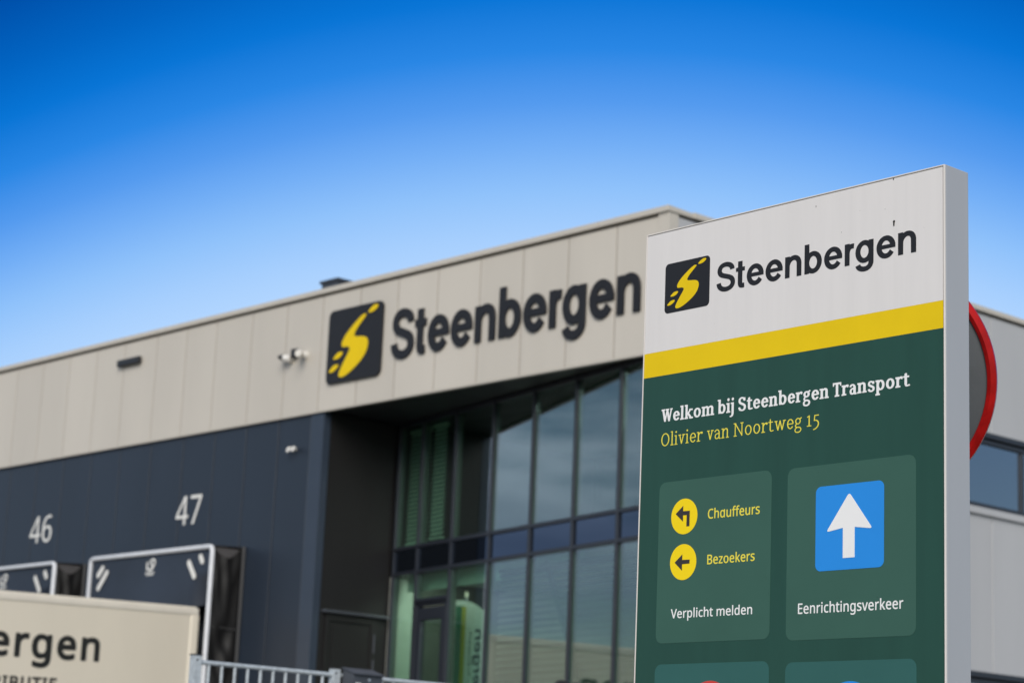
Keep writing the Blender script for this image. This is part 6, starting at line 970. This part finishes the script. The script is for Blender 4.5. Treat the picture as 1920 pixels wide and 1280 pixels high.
# the cloth is seen from behind: the writing runs upwards and is mirrored
fm = frame((-22.64, 1.851, 0), (0, 0, 1), T, NW)
lettering('logo', 'lettering', 'ink', fl_, fm, 2.02, 3.80, 0.56, 0.22, 1.40, 0.0005, 0.002)
lettering('small', 'lettering', 'steel_dark', fl_, fm, 2.35, 3.78, 0.40, 0.075, 0.62, 0.0005, 0.002)
MB().tube([ff(0.22, 1.5, -0.03), ff(0.22, 4.27, -0.03)], 0.014, 8).done('pole', 'casing', fg, smooth=True)
MB().tube([ff(0.22, 4.27, -0.03), ff(0.22, 4.34, -0.03)], 0.024, 10).done('pole_tip', 'truck_rail', fg, smooth=True)
MB().prism(circle(0, 0, 0.2, 24), 0.0, 0.03, frame(ff(0.22, 1.5, -0.03), (1, 0, 0), (0, 1, 0), (0, 0, 1))).done('foot', 'steel_dark', fg)

# ------------------------------------------------------------------ round mirror behind the sign
mc = Vector((-4.800, -11.810, 2.934))
to_cam = (Vector((0, -18, 1.3)) - mc).normalized()
ux = Vector((0, 0, 1)).cross(to_cam).normalized()
uy = to_cam.cross(ux).normalized()
mf = frame(mc, ux, uy, to_cam)
mi = thing('traffic_mirror', 'round red-rimmed traffic mirror seen from its grey back behind the welcome sign', 'mirror', (mc.x, mc.y, 0))
RM = 0.478
MB().lathe([(0, 0.030), (RM * 0.5, 0.028), (RM - 0.038, 0.012), (RM - 0.03, -0.03), (0, -0.03)], mf, 72).done('back_plate', 'mirror_back', mi, smooth=True)
MB().lathe([(RM - 0.040, 0.0), (RM - 0.038, 0.024), (RM - 0.026, 0.036), (RM - 0.016, 0.031), (RM - 0.004, 0.024), (RM, 0.006), (RM, -0.03), (RM - 0.012, -0.045), (RM - 0.04, -0.045)], mf, 96).done('rim', 'red', mi, smooth=True)
MB().lathe([(RM - 0.045, -0.046), (RM * 0.7, -0.075), (RM * 0.35, -0.092), (0, -0.10)], mf, 48).done('mirror_face', 'mirror', mi, smooth=True)
pc = mc + to_cam * 0.075
MB().tube([(pc.x, pc.y, 0), (pc.x, pc.y, pc.z + 0.2)], 0.038, 16).done('post', 'galv', mi, smooth=True)
MB().box(-0.06, 0.06, -0.05, 0.05, 0.02, 0.06, mf).done('bracket', 'galv', mi)

# ------------------------------------------------------------------ the welcome sign
SW, ST, SH = 1.3699, 0.128, 3.45
so_ = Vector((-5.33596, -12.45373, 0))
su = Vector((0.99988826, -0.01494881, 0))
sn = Vector((-0.01494881, -0.99988826, 0))
sf_ = frame(so_, su, (0, 0, 1), sn)
ps = thing('welcome_sign', 'tall pylon sign with white top, yellow band and dark green field', 'sign', (so_.x + SW / 2, so_.y + ST / 2, 0))
MB().box(0, SW, 0.06, SH, -ST, -0.004, sf_).done('casing', 'casing', ps, bevel=0.003)
MB().box(0.05, SW - 0.05, 0.0, 0.059, -ST + 0.02, -0.02, sf_).done('plinth', 'steel_dark', ps)
MB().prism([(0.0, 0.062), (0.0, SH - 0.001), (SW, SH - 0.001), (SW, 0.062), (SW - 0.0055, 0.062), (SW - 0.0055, SH - 0.0055), (0.0045, SH - 0.0055), (0.0045, 0.062)], -0.0035, 0.003, sf_).done('edge_profile', 'edge', ps, bevel=0.0015)
U0, U1 = 0.0062, SW - 0.0085
YT, YB = 2.989, 2.8965
MB().box(U0, U1, YT, SH - 0.0085, -0.0035, 0.002, sf_).done('white_panel', 'white_film', ps)
MB().box(U0, U1, YB, YT - 0.0002, -0.0035, 0.002, sf_).done('yellow_band', 'yellow', ps)
MB().box(U0, U1, 0.07, YB - 0.0002, -0.0035, 0.002, sf_).done('green_panel', 'green', ps)
c1 = 0.0022
MB().prism(rrect(0.104, 0.328, 3.128, 3.317, 0.017, 6), c1, c1 + 0.0006, sf_).done('logo_tile', 'char', ps)
emblem('logo_mark', bpy.data.objects['logo_tile.001'], sf_, 0.104, 3.128, 0.224, 0.189, c1 + 0.0008, c1 + 0.0012)
lettering('logo', 'lettering', 'char', ps, sf_, 0.3625, 1.2545, 3.1695, 0.1075, 1.40, c1, c1 + 0.0006)['label'] = 'dark company name'
lettering('welcome', 'lettering', 'text_white', ps, sf_, 0.1031, 1.2300, 2.7205, 0.0482, 1.36, c1, c1 + 0.0006)['label'] = 'white bold serif welcome line'
lettering('street', 'lettering', 'text_yellow', ps, sf_, 0.1055, 0.8470, 2.6312, 0.0478, 1.36, c1, c1 + 0.0006)['label'] = 'thin yellow serif street address'
for (a, b_, z0, z1, mt) in ((0.1035, 0.640, 1.9175, 2.497, 'green_card'), (0.712, 1.254, 1.909, 2.493, 'green_card'), (0.1035, 0.640, 1.262, 1.8435, 'green_card_low'), (0.712, 1.256, 1.255, 1.8365, 'green_card_low')):
    MB().prism(rrect(a, b_, z0, z1, 0.030, 8), c1, c1 + 0.0006, sf_).done('card', mt, ps)
c2, c3 = c1 + 0.0008, c1 + 0.0016
AR1 = [(0.1888, 2.3776), (0.2249, 2.4046), (0.2248, 2.3851), (0.2576, 2.3845), (0.2571, 2.3293), (0.2424, 2.3293), (0.2430, 2.3702), (0.2249, 2.3702), (0.2249, 2.3478)]
AR2 = [(0.1892, 2.2026), (0.2260, 2.2300), (0.2258, 2.2104), (0.2620, 2.2098), (0.2617, 2.1957), (0.2256, 2.1952), (0.2256, 2.1724)]
for cx, cz, ar in ((0.2303, 2.3660, AR1), (0.2300, 2.2025, AR2)):
    dd = MB().prism(circle(cx, cz, 0.0640, 64), c2, c2 + 0.0006, sf_).done('direction_disc', 'disc_yellow', ps)
    MB().prism(ar, c3, c3 + 0.0006, sf_).done('arrow', 'brown_black', dd)
lettering('drivers', 'lettering', 'text_yellow', ps, sf_, 0.3451, 0.5877, 2.3490, 0.0372, 0.63, c2, c2 + 0.0006)['label'] = 'yellow word beside the upper arrow disc'
lettering('visitors', 'lettering', 'text_yellow', ps, sf_, 0.3467, 0.5680, 2.1878, 0.0362, 0.63, c2, c2 + 0.0006)['label'] = 'yellow word beside the lower arrow disc'
lettering('report', 'lettering', 'text_white', ps, sf_, 0.1760, 0.5604, 2.0050, 0.0350, 0.63, c2, c2 + 0.0006)['label'] = 'white line on the left card'
lettering('oneway', 'lettering', 'text_white', ps, sf_, 0.7652, 1.2040, 1.9968, 0.0375, 0.63, c2, c2 + 0.0006)['label'] = 'white line on the right card'
ow = MB().prism(rrect(0.8380, 1.1255, 2.1345, 2.4192, 0.022, 8), c2, c2 + 0.0006, sf_).done('one_way_panel', 'blue', ps)


def round_corners(pts, radii):
    o = []
    n = len(pts)
    for i in range(n):
        p, a, c = Vector(pts[i]), Vector(pts[i - 1]), Vector(pts[(i + 1) % n])
        r = radii[i]
        if r == 0:
            o.append(tuple(p))
            continue
        d1, d2 = (a - p).normalized(), (c - p).normalized()
        for k in range(7):
            t = k / 6
            q = (1 - t) ** 2 * (p + d1 * r) + 2 * t * (1 - t) * p + t * t * (p + d2 * r)
            o.append(tuple(q))
    return o


MB().prism(round_corners([(0.9815, 2.3900), (1.0795, 2.2635), (1.0050, 2.2732), (1.0053, 2.1730), (0.9558, 2.1730), (0.9556, 2.2736), (0.8845, 2.2635)], [0.012, 0.013, 0, 0, 0, 0, 0.013]), c3, c3 + 0.0006, sf_).done('arrow', 'text_white', ow)
rd = MB().prism(circle(0.3716, 1.660, 0.122, 64), c2, c2 + 0.0006, sf_).done('prohibition_disc', 'red_film', ps)
MB().prism(circle(0.3716, 1.660, 0.092, 64), c3, c3 + 0.0006, sf_).done('disc_centre', 'text_white', rd)
MB().prism(circle(0.9892, 1.648, 0.122, 64), c2, c2 + 0.0006, sf_).done('mandatory_disc', 'blue', ps)
# dried specks on the white panel
b = MB()
rs = random.Random(3)
def speck(u, v, w, h):
    k = 9
    b.prism([(u + w * math.cos(2 * math.pi * i / k) * rs.uniform(0.6, 1.1), v + h * math.sin(2 * math.pi * i / k) * rs.uniform(0.7, 1.1)) for i in range(k)], c1, c1 + 0.0012, sf_)
speck(1.1632, 3.2905, 0.0050, 0.0055)
speck(1.1626, 3.2815, 0.0030, 0.0080)
speck(1.1600, 3.4395, 0.0016, 0.0040)
speck(0.8242, 3.4070, 0.0009, 0.0035)
for k in range(26):
    r_ = rs.uniform(0.0004, 0.0008)
    speck(rs.uniform(0.03, 1.34), rs.uniform(1.75, 3.42), r_, r_ * rs.uniform(0.8, 2.2))
b.done('speck', 'grime', ps)
